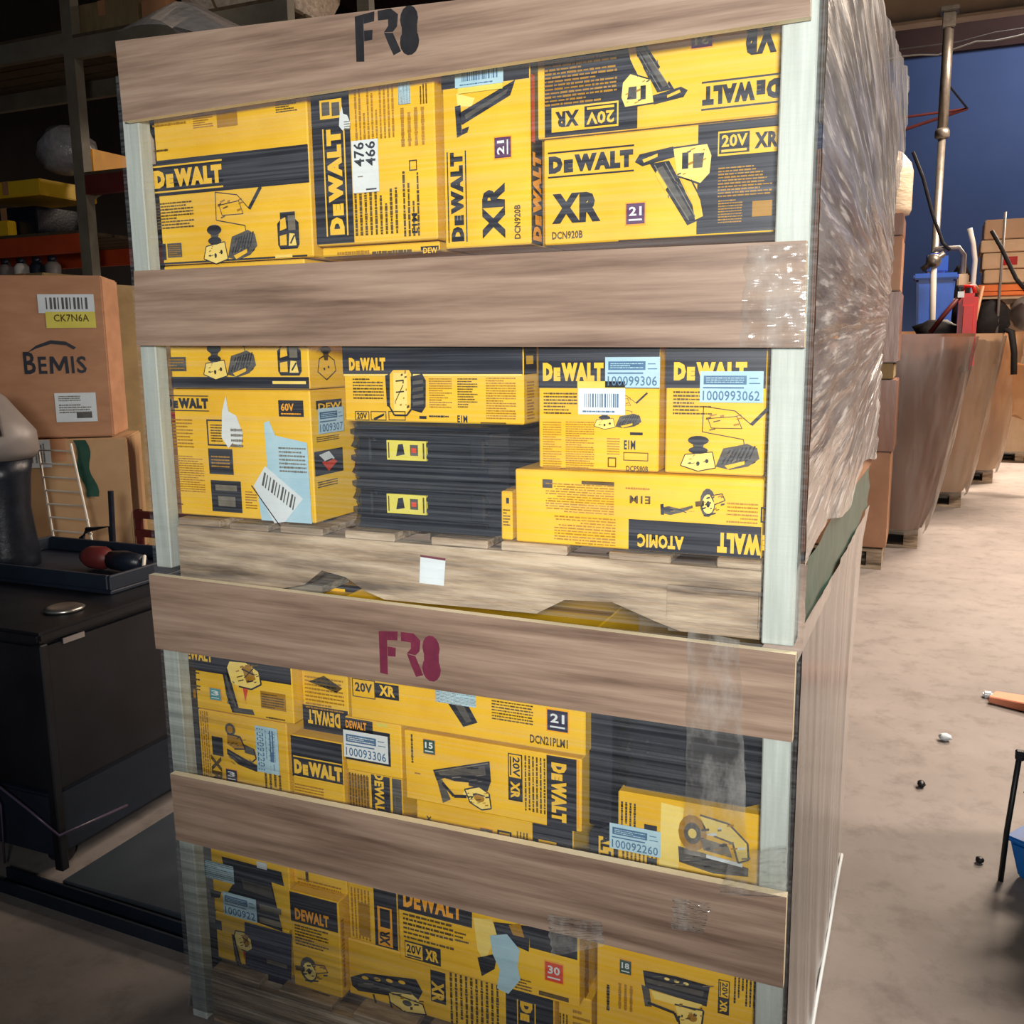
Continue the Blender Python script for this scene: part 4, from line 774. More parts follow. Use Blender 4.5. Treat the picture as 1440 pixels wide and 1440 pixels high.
pmat('grey_plastic', (120, 112, 108), (136, 128, 122), scale=8, rough=.4)
pmat('white_paint', (214, 208, 196), (196, 188, 174), scale=8, rough=.5)
pmat('black_steel', (14, 15, 20), (24, 26, 32), scale=7, rough=.45, spec=.4, bump=.05)
pmat('navy_steel', (20, 27, 38), (28, 37, 50), scale=6, rough=.5, bump=.08)
pmat('grey_steel', (50, 58, 66), (60, 68, 76), scale=5, rough=.5)
pmat('rack_orange', (190, 74, 34), (170, 62, 28), scale=5, rough=.5)
pmat('rack_upright', (120, 114, 100), (100, 94, 80), scale=5, rough=.6)
pmat('dark_red_plastic', (98, 36, 34), (80, 30, 30), scale=6, rough=.5)
pmat('green_plastic_box', (120, 190, 60), (104, 172, 48), scale=6, rough=.4)
pmat('azure_plastic', (14, 96, 176), (20, 108, 190), scale=6, rough=.4)
pmat('silver_bag', (150, 148, 150), (120, 118, 122), scale=12, rough=.25, bump=.6)
pmat('peach_card', (222, 142, 112), (210, 130, 100), scale=10, rough=.6)
pmat('purple_film', (84, 72, 92), (70, 60, 78), scale=8, rough=.3)
pmat('bubble_film', (236, 220, 200), (196, 176, 156), scale=30, rough=.3, bump=.8, bscale=30)
pmat('copper', (170, 120, 84), (186, 134, 96), scale=8, rough=.4)

def struct(name, label, m, *bx):
    mb = MB(); mb.box(*bx); return tag(mb.build(name, m, origin=((bx[0] + bx[1]) / 2, (bx[2] + bx[3]) / 2, bx[4])), label, kind='structure')
struct('wall_back', 'dark blue painted back wall of the hall', 'blue_wall', -9, 9, 18, 18.2, 0, 7.7)
struct('wall_left', 'dark left wall of the hall', 'dark_wall', -9.2, -9, -6, 18.2, 0, 7.7)
struct('wall_right', 'right wall of the hall', 'dark_wall', 9, 9.2, -6, 18.2, 0, 7.7)
struct('ceiling', 'dark brown roof deck of the hall', 'dark_roof', -9.2, 9.2, -6, 18.2, 7.7, 7.9)
struct('trim_1', 'dark strip along the top of the blue wall', 'dark_roof', -9, 9, 17.9, 17.995, 6.35, 7.7)
mb = MB(); mb.box(-9, 9, 14, 14.25, 5.78, 5.82); mb.box(-9, 9, 14.09, 14.15, 5.82, 6.2); mb.box(-9, 9, 14, 14.25, 6.2, 6.24)
tag(mb.build('roof_beam', 'beam_paint', origin=(0, 14.1, 5.78)), 'pale beige steel roof beam crossing above the blue wall', kind='structure')
def cable(label, pts, r, m, cat='cable', name='cable', group=None):
    mb = MB(); mb.tube(pts, r, 6); o = mb.build(name, m, origin=pts[0], smooth=True); return tag(o, label, cat, group)
cable('pale cable sagging in two loops along the top of the blue wall', [(-1 + .25 * k, 15, 5.66 + .03 * math.sin(k * 1.9) + (.06 * math.sin(k * .6))) for k in range(26)], .012, 'white_paint')
cable('thin pale cable running straight above the sagging one on the blue wall', [(-1 + .5 * k, 15.2, 5.78 + .012 * k * (k > 5)) for k in range(14)], .01, 'grey_plastic')
# steel pole
t = thing('steel_pole', 'tall galvanized steel pole rising to the beige roof beam', 'pole', (1.375, 12, 0))
mb = MB(); mb.cyl((1.375, 12, 0), (1.375, 12, 3.9), .044, n=16); mb.build('lower_tube', 'galvanized_steel', t, smooth=True)
mb = MB(); mb.cyl((1.375, 12, 3.9), (1.375, 12, 5.3), .06, n=16); mb.build('upper_tube', 'galvanized_steel', t, smooth=True)
mb = MB(); mb.lathe([(.05, 3.84), (.085, 3.86), (.085, 3.93), (.07, 3.96)], (1.375, 12, 0)); mb.build('collar', 'galvanized_steel', t, smooth=True)
mb = MB(); mb.box(1.27, 1.48, 11.9, 12.1, 5.28, 5.34); mb.box(1.3, 1.45, 11.93, 12.07, 5.1, 5.28); mb.build('head_plate', 'galvanized_steel', t, bevel=.01)
mb = MB(); mb.box(1.2, 1.55, 11.83, 12.17, 0, .03); mb.build('foot_plate', 'galvanized_steel', t)
# bracket arm
t = thing('wall_bracket', 'pointed rust-red bracket arm crossing behind the steel pole', 'bracket', (.9, 12.6, 4.1))
a, b_, c = Vector((.7, 12.6, 4.05)), Vector((1.65, 12.6, 4.29)), Vector((.7, 12.6, 4.25))
mb = MB(); mb.tube([a, b_], .02); mb.build('arm', 'dark_red_plastic', t); mb = MB(); mb.tube([c, b_], .016); mb.build('brace', 'dark_red_plastic', t)
mb = MB(); mb.tube([(1.4, 12.1, 4.5), b_], .012); mb.build('stay', 'black_steel', t)

# ---------------- wrapped loads in the right aisle
def skid(t, x0, x1, y0, y1, z=0):
    for k in range(3):
        x = x0 + (x1 - x0 - .09) * k / 2; mb = MB(); mb.box(x, x + .09, y0, y1, z + .02, z + .11); mb.build('pallet_runner', 'pallet_wood', t)
    for k in range(7):
        y = y0 + (y1 - y0 - .1) * k / 6; mb = MB(); mb.box(x0, x1, y, y + .1, z + .11, z + .13); mb.build('pallet_board', 'pallet_wood', t)
    for k in range(3):
        y = y0 + (y1 - y0 - .1) * k / 2; mb = MB(); mb.box(x0, x1, y, y + .1, z, z + .02); mb.build('pallet_foot', 'pallet_wood', t)
def wrapped_load(label, x0, x1, y0, y1, zt, over, m, group='wrapped bulk boxes along the aisle', seed=0, film=True):
    t = thing('bulk_box', label, 'bulk box', ((x0 + x1) / 2, (y0 + y1) / 2, 0), group); skid(t, x0 + .04, x1 - .02, y0 + .03, y1)
    rings = []; n = 40
    for k in range(13):
        a = k / 12; z = .132 + (zt - .132) * a; o = over * (a ** .75); rg = []
        for q in range(n):
            th = 2 * math.pi * q / n; cx, sx = math.cos(th), math.sin(th); pw = .22
            ux = math.copysign(abs(cx) ** pw, cx); uy = math.copysign(abs(sx) ** pw, sx)
            w_ = (x1 - x0) / 2 + o; d_ = (y1 - y0) / 2 + o * .35; bl = .018 * MN.noise(Vector((q * .8 + seed, a * 3, seed)))
            rg.append(((x0 + x1) / 2 + (w_ + bl) * ux, (y0 + y1) / 2 + (d_ + bl) * uy, z + .012 * MN.noise(Vector((q, seed, 3))) * (k == 12)))
        rings.append(rg)
    mb = MB(); mb.loft(rings, cap=False)
    inner = [[((x0 + x1) / 2 + (p[0] - (x0 + x1) / 2) * .965, (y0 + y1) / 2 + (p[1] - (y0 + y1) / 2) * .965, p[2] - dz) for p in rings[12]] for dz in (0, .25)]
    mb.loft([rings[12], inner[0], inner[1]], cap=True)
    mb.build('box_body', m, t, smooth=True)
    if film:
        def fs(a, b):
            th = -.62 * math.pi + a * math.pi * .72; cx, sx = math.cos(th), math.sin(th); pw = .24
            ux = math.copysign(abs(cx) ** pw, cx); uy = math.copysign(abs(sx) ** pw, sx); o = over * (b ** .75); e = .024 + .012 * MN.noise(Vector((a * 20 + seed, b * 5, 7)))
            return ((x0 + x1) / 2 + ((x1 - x0) / 2 + o + e) * ux, (y0 + y1) / 2 + ((y1 - y0) / 2 + o * .35 + e) * uy, .1 + (zt - .12) * b)
        mb = MB(); mb.sheet(fs, 60, 24); mb.build('film_wrap', 'aisle_film', t, smooth=True, fix=False)
    return t
wrapped_load('dark brown film-wrapped bulk box nearest in the right aisle, red can behind its rim', .42, 1.4, 5.55, 6.7, 1.45, .25, 'brown_card', seed=1)
wrapped_load('tan film-wrapped bulk box behind the dark brown one in the right aisle', .75, 1.72, 7.45, 8.6, 1.46, .22, 'tan_card', seed=2)
wrapped_load('bulging tan bulk box third along the right aisle', 1.1, 2.05, 9.1, 10.3, 1.5, .2, 'tan_card', seed=3)
wrapped_load('small far bulk box fourth along the right aisle', 1.9, 2.9, 11.0, 12.1, 1.3, .15, 'light_card', seed=4)
# torn cardboard flap hanging on the third box
mb = MB(); mb.sheet(lambda a, b: (2.12 + .38 * a + .04 * MN.noise(Vector((a * 3, b * 3, 1))), 8.75 - .25 * a + .05 * math.sin(b * 5), 1.2 - .5 * b - .12 * a + .05 * MN.noise(Vector((a * 4, b * 4, 8)))), 12, 12); mb.sheet(lambda a, b: (2.125 + .38 * a, 8.765 - .25 * a + .05 * math.sin(b * 5), 1.2 - .5 * b - .12 * a), 4, 6)
tag(mb.build('cardboard_flap', 'tan_card', origin=(2.3, 8.7, .7), smooth=True), 'torn light tan cardboard flap sticking out beyond the tan bulk box', 'cardboard')

# stack of cartons behind the crate, in film, with a white roll on top
def plain_carton(name, label, cx, cy, w_, d_, z0, z1, m, rot=0, group=None, cat='carton', tape=True):
    mb = MB(); mb.box(cx - w_ / 2, cx + w_ / 2, cy - d_ / 2, cy + d_ / 2, z0, z1); mb.rotz(rot, (cx, cy)); o = mb.build(name, m, bevel=.006, origin=(cx, cy, z0)); tag(o, label, cat, group)
    if tape:
        s = MB(); s.box(cx - .03, cx + .03, cy - d_ / 2 - .0012, cy + d_ / 2 + .0012, z1 + .0002, z1 + .0012); s.box(cx - .03, cx + .03, cy - d_ / 2 - .0014, cy - d_ / 2 - .0004, z1 - .09, z1); s.rotz(rot, (cx, cy)); s.build('packing_tape', 'copper', o)
    return o
G = 'cartons of the tall stack behind the crate'
zz = .14; 
t = thing('pallet', 'low pallet under the tall carton stack behind the crate', 'pallet', (.85, 5.2, 0)); skid(t, .5, 1.18, 4.84, 5.34)
for k, (h, dx, nm) in enumerate(((.6, 0, 'lowest tan carton of the tall stack behind the crate'), (.44, .015, 'second tan carton from the floor in the tall stack behind the crate'), (.1, -.01, 'thin dark carton in the middle of the tall stack behind the crate'), (.42, .01, 'carton just above the thin dark one in the tall stack'), (.32, .0, 'carton second from the top of the tall stack behind the crate'), (.13, .0, 'topmost carton of the tall stack, under the cream roll'))):
    plain_carton('carton', nm, .85 + dx, 5.08, .7, .5, zz, zz + h - .004, 'dull_kraft' if k == 2 else ['stack_card', 'brown_card'][k % 2], group=G); zz += h
mb = MB(); mb.lathe([(.0, 0), (.105, .0), (.115, .03), (.115, .25), (.1, .3), (.05, .36), (.01, .38)], (1.12, 5.0, zz + .001), 20); o = mb.build('wrapped_roll', 'cream_film', origin=(1.12, 5.0, zz), smooth=True); tag(o, 'cream film-wrapped roll standing on the tall carton stack behind the crate', 'roll')

# ---------------- things standing in and on the bulk boxes
t = thing('fuel_can', 'red plastic fuel can standing up in the dark brown bulk box', 'fuel can', (1.6, 5.95, 1.21))
mb = MB(); mb.box(1.545, 1.665, 5.88, 6.06, 1.21, 1.72); mb.build('can_body', 'red_plastic', t, bevel=.025); mb = MB(); mb.box(1.575, 1.64, 5.87, 5.878, 1.3, 1.64); mb.build('raised_panel', 'red_plastic', t, bevel=.003)
mb = MB(); mb.tube([(1.57, 5.97, 1.72), (1.58, 5.97, 1.77), (1.63, 5.97, 1.77), (1.645, 5.97, 1.72)], .014); mb.build('handle', 'red_plastic', t, smooth=True); mb = MB(); mb.cyl((1.56, 5.97, 1.71), (1.545, 5.97, 1.76), .02); mb.build('cap', 'black_plastic', t)
def lump(name, label, cat, c, r, m, seed, sc=(1, 1, 1)):
    mb = MB(); rings = []
    for k in range(9):
        ph = math.pi * (k + .35) / 9.7; rings.append([(c[0] + sc[0] * r * math.sin(ph) * math.cos(2 * math.pi * q / 16) * (1 + .55 * MN.noise(Vector((math.cos(q * .39) * 2, math.sin(q * .39) * 2, k * .6 + seed)))), c[1] + sc[1] * r * math.sin(ph) * math.sin(2 * math.pi * q / 16) * (1 + .55 * MN.noise(Vector((math.cos(q * .39) * 2, math.sin(q * .39) * 2, k * .6 + seed + 9)))), c[2] - sc[2] * r * math.cos(ph)) for q in range(16)])
    mb.loft(rings); o = mb.build(name, m, smooth=True, origin=(c[0], c[1], c[2] - r * sc[2])); return tag(o, label, cat)
lump('black_bag', 'black bag slumped in the tan bulk box under the orange tray', 'bag', (1.83, 7.7, 1.56), .15, 'dark_cloth', 3, (1.0, .8, 1.35))
lump('black_bag', 'low black bag left of the red fuel can on the brown bulk box', 'bag', (1.42, 6.05, 1.46), .11, 'dark_cloth', 6, (1.3, .8, .9))
t = thing('strap', 'dark red strap lying up the side of the red fuel can', 'strap', (1.45, 5.86, 1.45)); mb = MB(); mb.tube([(1.38, 5.85, 1.46), (1.46, 5.84, 1.58), (1.55, 5.85, 1.7)], .016); mb.build('strap_band', 'dark_red_plastic', t, smooth=True); mb = MB(); mb.box(1.535, 1.575, 5.83, 5.87, 1.69, 1.73); mb.build('buckle', 'steel', t)
# blue bin with a grey hand truck
t = thing('storage_bin', 'bright blue plastic bin with lid standing in the dark brown bulk box', 'bin', (1.395, 6.42, 1.2)); mb = MB(); mb.loft([[(1.395 + sx * w_, 6.42 + sy * w_, z) for sx, sy in ((-1, -1), (1, -1), (1, 1), (-1, 1))] for w_, z in ((.10, 1.205), (.13, 1.84))]); mb.build('bin_body', 'blue_plastic', t, bevel=.015)
mb = MB(); mb.box(1.245, 1.545, 6.27, 6.57, 1.84, 1.885); mb.build('lid', 'blue_plastic', t, bevel=.012); mb = MB(); mb.box(1.33, 1.47, 6.34, 6.5, 1.885, 2.03); mb.build('lid_grip', 'blue_plastic', t, bevel=.02)
t = thing('hand_truck', 'grey tubular hand truck frame around the blue bin', 'hand truck', (1.45, 6.62, 1.2)); mb = MB(); mb.tube([(1.34, 6.62, 1.205), (1.34, 6.62, 2.03), (1.38, 6.62, 2.08), (1.54, 6.62, 2.08), (1.575, 6.62, 2.03), (1.575, 6.62, 1.205)], .02); mb.build('tube_frame', 'grey_plastic', t, smooth=True)
mb = MB(); mb.tube([(1.34, 6.62, 1.7), (1.575, 6.62, 1.7)], .015); mb.build('cross_bar', 'grey_plastic', t); mb = MB(); mb.box(1.54, 1.62, 6.57, 6.66, 1.8, 1.89); mb.build('corner_bracket', 'light_card', t, bevel=.01)
t = thing('pipe_stand', 'slim pale stand with ball joint in front of the blue bin', 'stand', (1.385, 6.15, 1.205)); mb = MB(); mb.cyl((1.40, 6.15, 1.205), (1.375, 6.15, 1.94), .02); mb.build('tube', 'white_paint', t, smooth=True); mb = MB(); mb.lathe([(.0, -.05), (.04, -.035), (.05, 0), (.035, .04), (0, .05)], (1.373, 6.15, 1.96)); mb.build('ball_joint', 'galvanized_steel', t, smooth=True); mb = MB(); mb.tube([(1.3, 6.15, 1.9), (1.373, 6.15, 1.96), (1.44, 6.15, 2.01)], .02); mb.build('cross_piece', 'galvanized_steel', t, smooth=True)
cable('curved pale cane standing up in the dark brown bulk box', [(1.60, 6.55, 1.2), (1.645, 6.55, 1.7), (1.65, 6.55, 1.98), (1.63, 6.55, 2.1), (1.60, 6.55, 2.21)], .02, 'white_paint', 'cane', 'cane')
lump('dark_coat', 'dark cloth bundle behind the pale cane, left of the flat pale cartons', 'cloth', (1.60, 7.9, 1.77), .2, 'dark_cloth', 12, (.45, .5, 1.5))
cable('thin grey upright rod in front of the flat pale cartons', [(1.885, 7.6, 1.22), (1.885, 7.6, 2.43)], .012, 'grey_plastic', 'rod', 'rod')
cable('slim brown rod nearest the red fuel can', [(1.62, 6.2, 1.2), (1.70, 6.2, 1.78)], .012, 'copper', 'rod', 'rod')
G = 'flat pale cartons stacked above the far bulk boxes'
for k, (h, x0, x1, m, nm) in enumerate(((.14, 1.74, 2.5, 'light_card', 'lowest flat pale carton with red print above the far bulk boxes'), (.12, 1.78, 2.5, 'light_card', 'second flat pale carton from below above the far bulk boxes'), (.14, 1.76, 2.5, 'light_card', 'third flat pale carton with red print above the far bulk boxes'), (.11, 1.74, 2.52, 'light_card', 'fourth flat pale carton above the far bulk boxes'), (.17, 1.76, 2.54, 'tan_card', 'topmost thick tan carton above the far bulk boxes'))):
    z0 = 1.75 + sum((.14, .12, .14, .11, .17)[:k]); o = plain_carton('flat_carton', nm, (x0 + x1) / 2, 8.3, x1 - x0, .5, z0, z0 + h - .006, m, group=G)
    if k in (0, 2):
        s = MB(); s.box(x0 + .14, x0 + .27, 8.047, 8.0495, z0 + .03, z0 + h - .04); s.build('red_print', 'red_plastic', o)
plain_carton('carton', 'carton under the flat pale cartons beyond the tan bulk box', 2.1, 8.35, .7, .5, 1.475, 1.748, 'tan_card')
t = thing('plastic_tray', 'orange plastic tray lying across the far boxes', 'tray', (1.93, 7.7, 1.765)); mb = MB(); mb.box(1.72, 2.15, 7.6, 7.8, 1.765, 1.80); mb.box(1.72, 2.15, 7.6, 7.61, 1.80, 1.86); mb.build('tray_body', 'orange_plastic', t, bevel=.006); mb = MB(); mb.tube([(1.74, 7.6, 1.79), (1.68, 7.58, 1.87), (1.62, 7.58, 1.86)], .018); mb.build('handle', 'copper', t, smooth=True)
lump('grey_sack', 'grey-green sack at the right edge among the boxes', 'bag', (2.16, 7.98, 1.63), .19, 'grey_plastic', 17, (.9, .7, .8))
cable('black strap slanting across the pale cartons at the right edge', [(1.78, 7.3, 2.26), (1.86, 7.3, 2.12), (1.98, 7.3, 1.88), (2.06, 7.3, 1.78)], .018, 'dark_cloth', 'strap', 'strap')
cable('black hose dropping beside the tan boxes at the right edge', [(1.86, 7.75, 1.42), (1.93, 7.7, 1.5), (2.0, 7.66, 1.47), (2.03, 7.65, 1.3), (2.04, 7.65, 1.12)], .028, 'dark_cloth', 'hose', 'hose')
cable('thin black cord hanging left of the steel pole on the blue wall', [tuple(PY(x, y, 6.6)) for x, y in ((1284, 214), (1298, 250), (1311, 300), (1326, 342), (1336, 352))], .014, 'dark_cloth', 'cord', 'cord')

# ---------------- right foreground: plastic totes and a black post
TR = -.55; TP = (1.645, 1.25)
def tote(label, m, x0, x1, y0, y1, z0, z1):
    t = thing('storage_tote', label, 'tote', (TP[0], TP[1], z0), 'stacked totes at the right edge')
    mb = MB(); mb.loft([[(a + .02 * i, c + .02 * i, z), (b - .02 * i, c + .02 * i, z), (b - .02 * i, d - .02 * i, z), (a + .02 * i, d - .02 * i, z)] for (a, b, c, d), i, z in (((x0, x1, y0, y1), 1, z0), ((x0, x1, y0, y1), 0, z1 - .014))]); mb.rotz(TR, TP); mb.build('tote_body', m, t, bevel=.008)
    mb = MB(); mb.box(x0 - .008, x1 + .008, y0 - .008, y1 + .008, z1 - .014, z1); mb.rotz(TR, TP); mb.build('rim', m, t, bevel=.005)
    mb = MB(); mb.box(x0 + .2, x0 + .32, y0 - .016, y0 - .004, z1 - .05, z1 - .03); mb.rotz(TR, TP); mb.build('handle', m, t, bevel=.004)
    return t
tote('bright blue plastic tote on the floor at the right edge', 'azure_plastic', 1.645, 2.2, 1.25, 1.7, 0, .12)
tote('lime green plastic tote on top of the blue tote', 'green_plastic_box', 1.672, 2.2, 1.27, 1.7, .1205, .25)
tote('dark red plastic tote, third up, on the lime green one', 'dark_red_plastic', 1.69, 2.2, 1.28, 1.7, .2505, .56)
tote('dark red plastic tote on top of the stack at the right edge', 'dark_red_plastic', 1.69, 2.2, 1.28, 1.7, .5605, .90)
t = thing('bumper_post', 'short black post leaning beside the blue and green totes', 'post', (1.63, 1.235, 0)); mb = MB(); mb.tube([(1.632, 1.225, .0), (1.637, 1.225, .14), (1.652, 1.23, .35)], .007); mb.build('shaft', 'black_steel', t, smooth=True); mb = MB(); mb.box(1.642, 1.664, 1.218, 1.242, .34, .365); mb.build('cap', 'black_plastic', t, bevel=.004)
# litter on the floor
t = thing('card_scrap', 'peach cardboard scrap lying on the floor at the right edge', 'cardboard', (1.78, 2.66, 0)); mb = MB(); mb.hexa([(1.67, 2.6, .002), (1.9, 2.5, .002), (1.95, 2.62, .002), (1.7, 2.7, .002), (1.67, 2.6, .03), (1.9, 2.5, .045), (1.95, 2.62, .04), (1.7, 2.7, .022)]); mb.build('scrap_body', 'peach_card', t, bevel=.004); mb = MB(); mb.box(1.655, 1.69, 2.655, 2.69, .0, .022); mb.build('torn_end', 'white_paper', t, bevel=.006)
lump('paper_crumb', 'crumpled white paper scrap on the open floor', 'paper', (1.51, 2.15, .014), .017, 'white_paper', 31, (1.2, 1, .8))
lump('floor_debris', 'small dark lump of dirt on the middle of the open floor', 'debris', (1.435, 1.73, .011), .013, 'black_steel', 33, (.9, 1.3, .8))
lump('floor_debris', 'dark nut lying on the floor beside the blue tote', 'debris', (1.585, 1.3, .009), .011, 'black_steel', 35, (1, 1, .8))

# ================================================================== left side
# black steel cabinet
t = thing('steel_cabinet', 'black steel cabinet on a lower navy plinth left of the crate', 'cabinet', (-1.15, .65, 0))
mb = MB(); mb.box(-1.6, -.69, .29, 1.05, .24, .66); mb.build('cabinet_body', 'black_steel', t, bevel=.012)
mb = MB(); mb.box(-1.61, -.675, .275, 1.06, .662, .692); mb.build('lid', 'black_steel', t, bevel=.008)
mb = MB(); mb.box(-1.585, -.70, .285, .98, .06, .238); mb.build('plinth', 'navy_steel', t, bevel=.006)
mb = MB(); mb.box(-.70, -.672, .275, .30, .03, .66); mb.build('corner_angle', 'black_steel', t, bevel=.003)
for x, y in ((-1.5, .36), (-.77, .36), (-1.5, .9), (-.77, .9)):
    mb = MB(); mb.cyl((x - .02, y, .03), (x + .02, y, .03), .03, n=14); mb.build('caster', 'black_plastic', t)
mb = MB(); mb.box(-1.02, -.93, .272, .289, .52, .59); mb.build('hasp_plate', 'white_paint', t, bevel=.002); mb = MB(); mb.cyl((-.97, .272, .555), (-.97, .266, .555), .015); mb.build('hasp_hole', 'black_plastic', t)
mb = MB(); mb.box(-.689, -.686, .36, .43, .64, .655); mb.build('name_strip', 'grey_plastic', t)
mb = MB(); mb.lathe([(0, 0), (.05, 0), (.055, .006), (.04, .012), (.03, .008), (0, .009)], (-.80, .47, .693), 24); tag(mb.build('metal_disc', 'steel', origin=(-.8, .47, .693), smooth=True), 'shiny metal disc lying on the black cabinet lid', 'disc')
mb = MB(); mb.tube([(-1.2, .245, .40), (-1.0, .25, .30), (-.88, .25, .27), (-.76, .262, .2), (-.665, .27, .14), (-.66, .5, .12)], .004, 5); mb.tube([(-1.2, .25, .24), (-.95, .255, .235), (-.86, .25, .26)], .003, 5); mb.tube([(-.9, .25, .29), (-.85, .25, .2), (-.86, .25, .03)], .003, 5)
tag(mb.build('film_strand', 'purple_film', origin=(-.9, .25, .0), smooth=True), 'thin twisted film strands clinging to the front of the black cabinet', 'plastic film')
t = thing('steel_channel', 'dark steel channel lying on the floor in front of the black cabinet', 'steel bar', (-.5, .2, 0)); mb = MB(); mb.box(-.83, -.04, .17, .225, 0, .006); mb.box(-.83, -.04, .17, .176, .006, .035); mb.box(-.83, -.04, .219, .225, .006, .035); mb.rotz(-.03, (-.5, .2)); mb.build('channel', 'navy_steel', t)
t = thing('floor_plate', 'low dark steel platform behind the channel, beside the crate', 'platform', (-.35, .5, 0)); mb = MB(); mb.box(-.66, -.06, .26, 1.0, 0, .018); mb.build('plate', 'grey_steel', t, bevel=.003); mb = MB(); mb.tube([(-.64, .98, .03), (-.08, .98, .03)], .012); mb.build('rear_bar', 'black_steel', t)
# tray of black things on the cabinet
t = thing('tool_tray', 'dark navy tray lying on the black cabinet in front of the tan carton', 'tray', (-1.15, .85, .693)); mb = MB(); mb.box(-1.5, -.8, .64, 1.04, .693, .705); 
for q in ((-1.5, -1.485, .64, 1.04), (-.815, -.8, .64, 1.04), (-1.485, -.815, .64, .655), (-1.485, -.815, 1.025, 1.04)): mb.box(*q, .705, .75)
mb.build('tray_body', 'navy_steel', t, bevel=.003)
t = thing('corded_tool', 'small red and black tool lying in the navy tray', 'tool', (-1.0, .85, .706)); mb = MB(); mb.loft([[(-1.12 + dx, .84 + r * math.cos(q * math.pi / 5), .745 + r * math.sin(q * math.pi / 5)) for q in range(10)] for dx, r in ((0, .02), (.03, .036), (.09, .038), (.12, .02))]); mb.build('motor', 'dark_red_plastic', t, smooth=True); mb = MB(); mb.loft([[(-1.0 + dx, .84 + r * math.cos(q * math.pi / 5), .742 + r * math.sin(q * math.pi / 5)) for q in range(10)] for dx, r in ((0, .03), (.06, .034), (.13, .026))]); mb.build('tool_body', 'black_plastic', t, smooth=True); mb = MB(); mb.tube([(-.88, .84, .742), (-.84, .82, .77), (-.83, .8, .72)], .006); mb.build('cord', 'white_paint', t, smooth=True)
# machine at the left edge: grey moulded housing on a black body
t = thing('floor_machine', 'grey moulded machine head with red badge on a black body at the left edge', 'machine', (-1.62, .78, .692))
P0 = PY(-2, 700, .75)
def mring(z, rx, ry, cx=P0.x - .02, cy=.78): return [(cx + .8 * rx * math.cos(2 * math.pi * q / 20), cy + ry * math.sin(2 * math.pi * q / 20), z) for q in range(20)]
mb = MB(); mb.loft([mring(.694, .12, .1), mring(.75, .115, .1), mring(.9, .1, .085), mring(1.0, .115, .09), mring(1.06, .13, .1)]); mb.build('body', 'black_plastic', t, smooth=True)
mb = MB(); mb.loft([mring(1.062, .13, .11), mring(1.09, .155, .125), mring(1.15, .15, .12), mring(1.2, .11, .1, P0.x - .04), mring(1.26, .07, .07, P0.x - .06), mring(1.29, .03, .03, P0.x - .06)]); mb.build('housing', 'grey_plastic', t, smooth=True)
mb = MB(); mb.lathe([(0, 0), (.03, 0), (.03, .02), (.02, .03), (0, .03)], (P0.x + .01, .68, 1.19)); mb.build('knob', 'grey_plastic', t, smooth=True)
mb = MB(); mb.box(P0.x - .0, P0.x + .06, .655, .672, 1.1, 1.125); mb.build('badge', 'red_plastic', t, bevel=.003)
mb = MB(); mb.tube([(P0.x + .05, .70, 1.27), (P0.x + .1, .68, 1.22), (P0.x + .125, .67, 1.15)], .014); mb.build('grip', 'black_plastic', t, smooth=True)
for k in range(5):
    mb = MB(); mb.box(P0.x - .09, P0.x + .05, .672, .69, .76 + k * .045, .775 + k * .045); mb.build('cooling_fin', 'black_plastic', t)

# cartons behind the cabinet
RB = .62
def face_print(cx, cy, d_, rot, items, parent, name='printed_front'):
    """flat print on the turned front of a carton, in metres from its lower centre"""
    fc = Face('y', cy - d_ / 2 - .0004); p = Print(fc)
    for it in items:
        k, r = it[0], (cx + it[1], cx + it[2], it[3], it[4])
        if k == 't': p.text(r, it[5], it[6], it[7], 1, bold=.02)
        elif k == 'r': p.rect(r, 0, 0, 0, 1, 1, it[5], it[6] if len(it) > 6 else 0)
        elif k == 'l': p.lines(r, it[5], it[6], it[7], 3, 5)
        elif k == 's': p.shape(r, 0, it[6], it[5], 1)
    p.mb.rotz(rot, (cx, cy)); return p.build(name, parent)
cx, cy, w_, d_ = -2.06, 1.62, .50, .34; z0, z1 = 1.05, 1.71
o = plain_carton('large_carton', 'big brown carton with arched black emblem and yellow barcode label, left of the crate', cx, cy, w_, d_, z0, z1, 'kraft_card', RB, tape=False)
face_print(cx, cy, d_, RB, [('t', -.075, -.03, 1.315, 1.405, 0, 'B', 'K'), ('t', -.02, .012, 1.315, 1.385, 0, 'E', 'K'), ('s', .022, .096, 1.315, 1.385, 'K', [(0, 0), (.04, 1), (.24, 1), (.5, .46), (.76, 1), (.96, 1), (1, 0), (.82, 0), (.8, .66), (.56, .16), (.44, .16), (.2, .66), (.18, 0)]), ('t', .106, .117, 1.315, 1.385, 0, 'I', 'K'), ('t', .127, .165, 1.315, 1.385, 0, 'S', 'K'), ('s', -.06, .13, 1.4, 1.46, 'K', [(0, 0), (.2, .5), (.5, .85), (.8, .75), (1, .35), (.95, .2), (.8, .5), (.5, .6), (.2, .3)]), ('r', -.2, -.19, 1.58, 1.66, 'K', 1), ('s', -.207, -.183, 1.63, 1.67, 'K', [(0, 0), (.5, 1), (1, 0)])], o)
def turned_label(cx, cy, d_, rot, parent, items, lab=None):
    ob = face_print(cx, cy, d_, rot, items, parent, 'paper_label')
    if lab: ob['label'] = lab
turned_label(cx, cy, d_ + .002, RB, o, [('r', .0, .215, 1.56, 1.635, 'W'), ('r', .025, .215, 1.50, 1.565, 'S', 1)] + [('r', .03 + k * .015, .03 + k * .015 + (.009 if k % 3 else .005), 1.575, 1.622, 'D', 1) for k in range(11)] + [('t', .055, .19, 1.525, 1.555, 0, 'CK7N6A', 'I')], 'white and yellow barcode label')
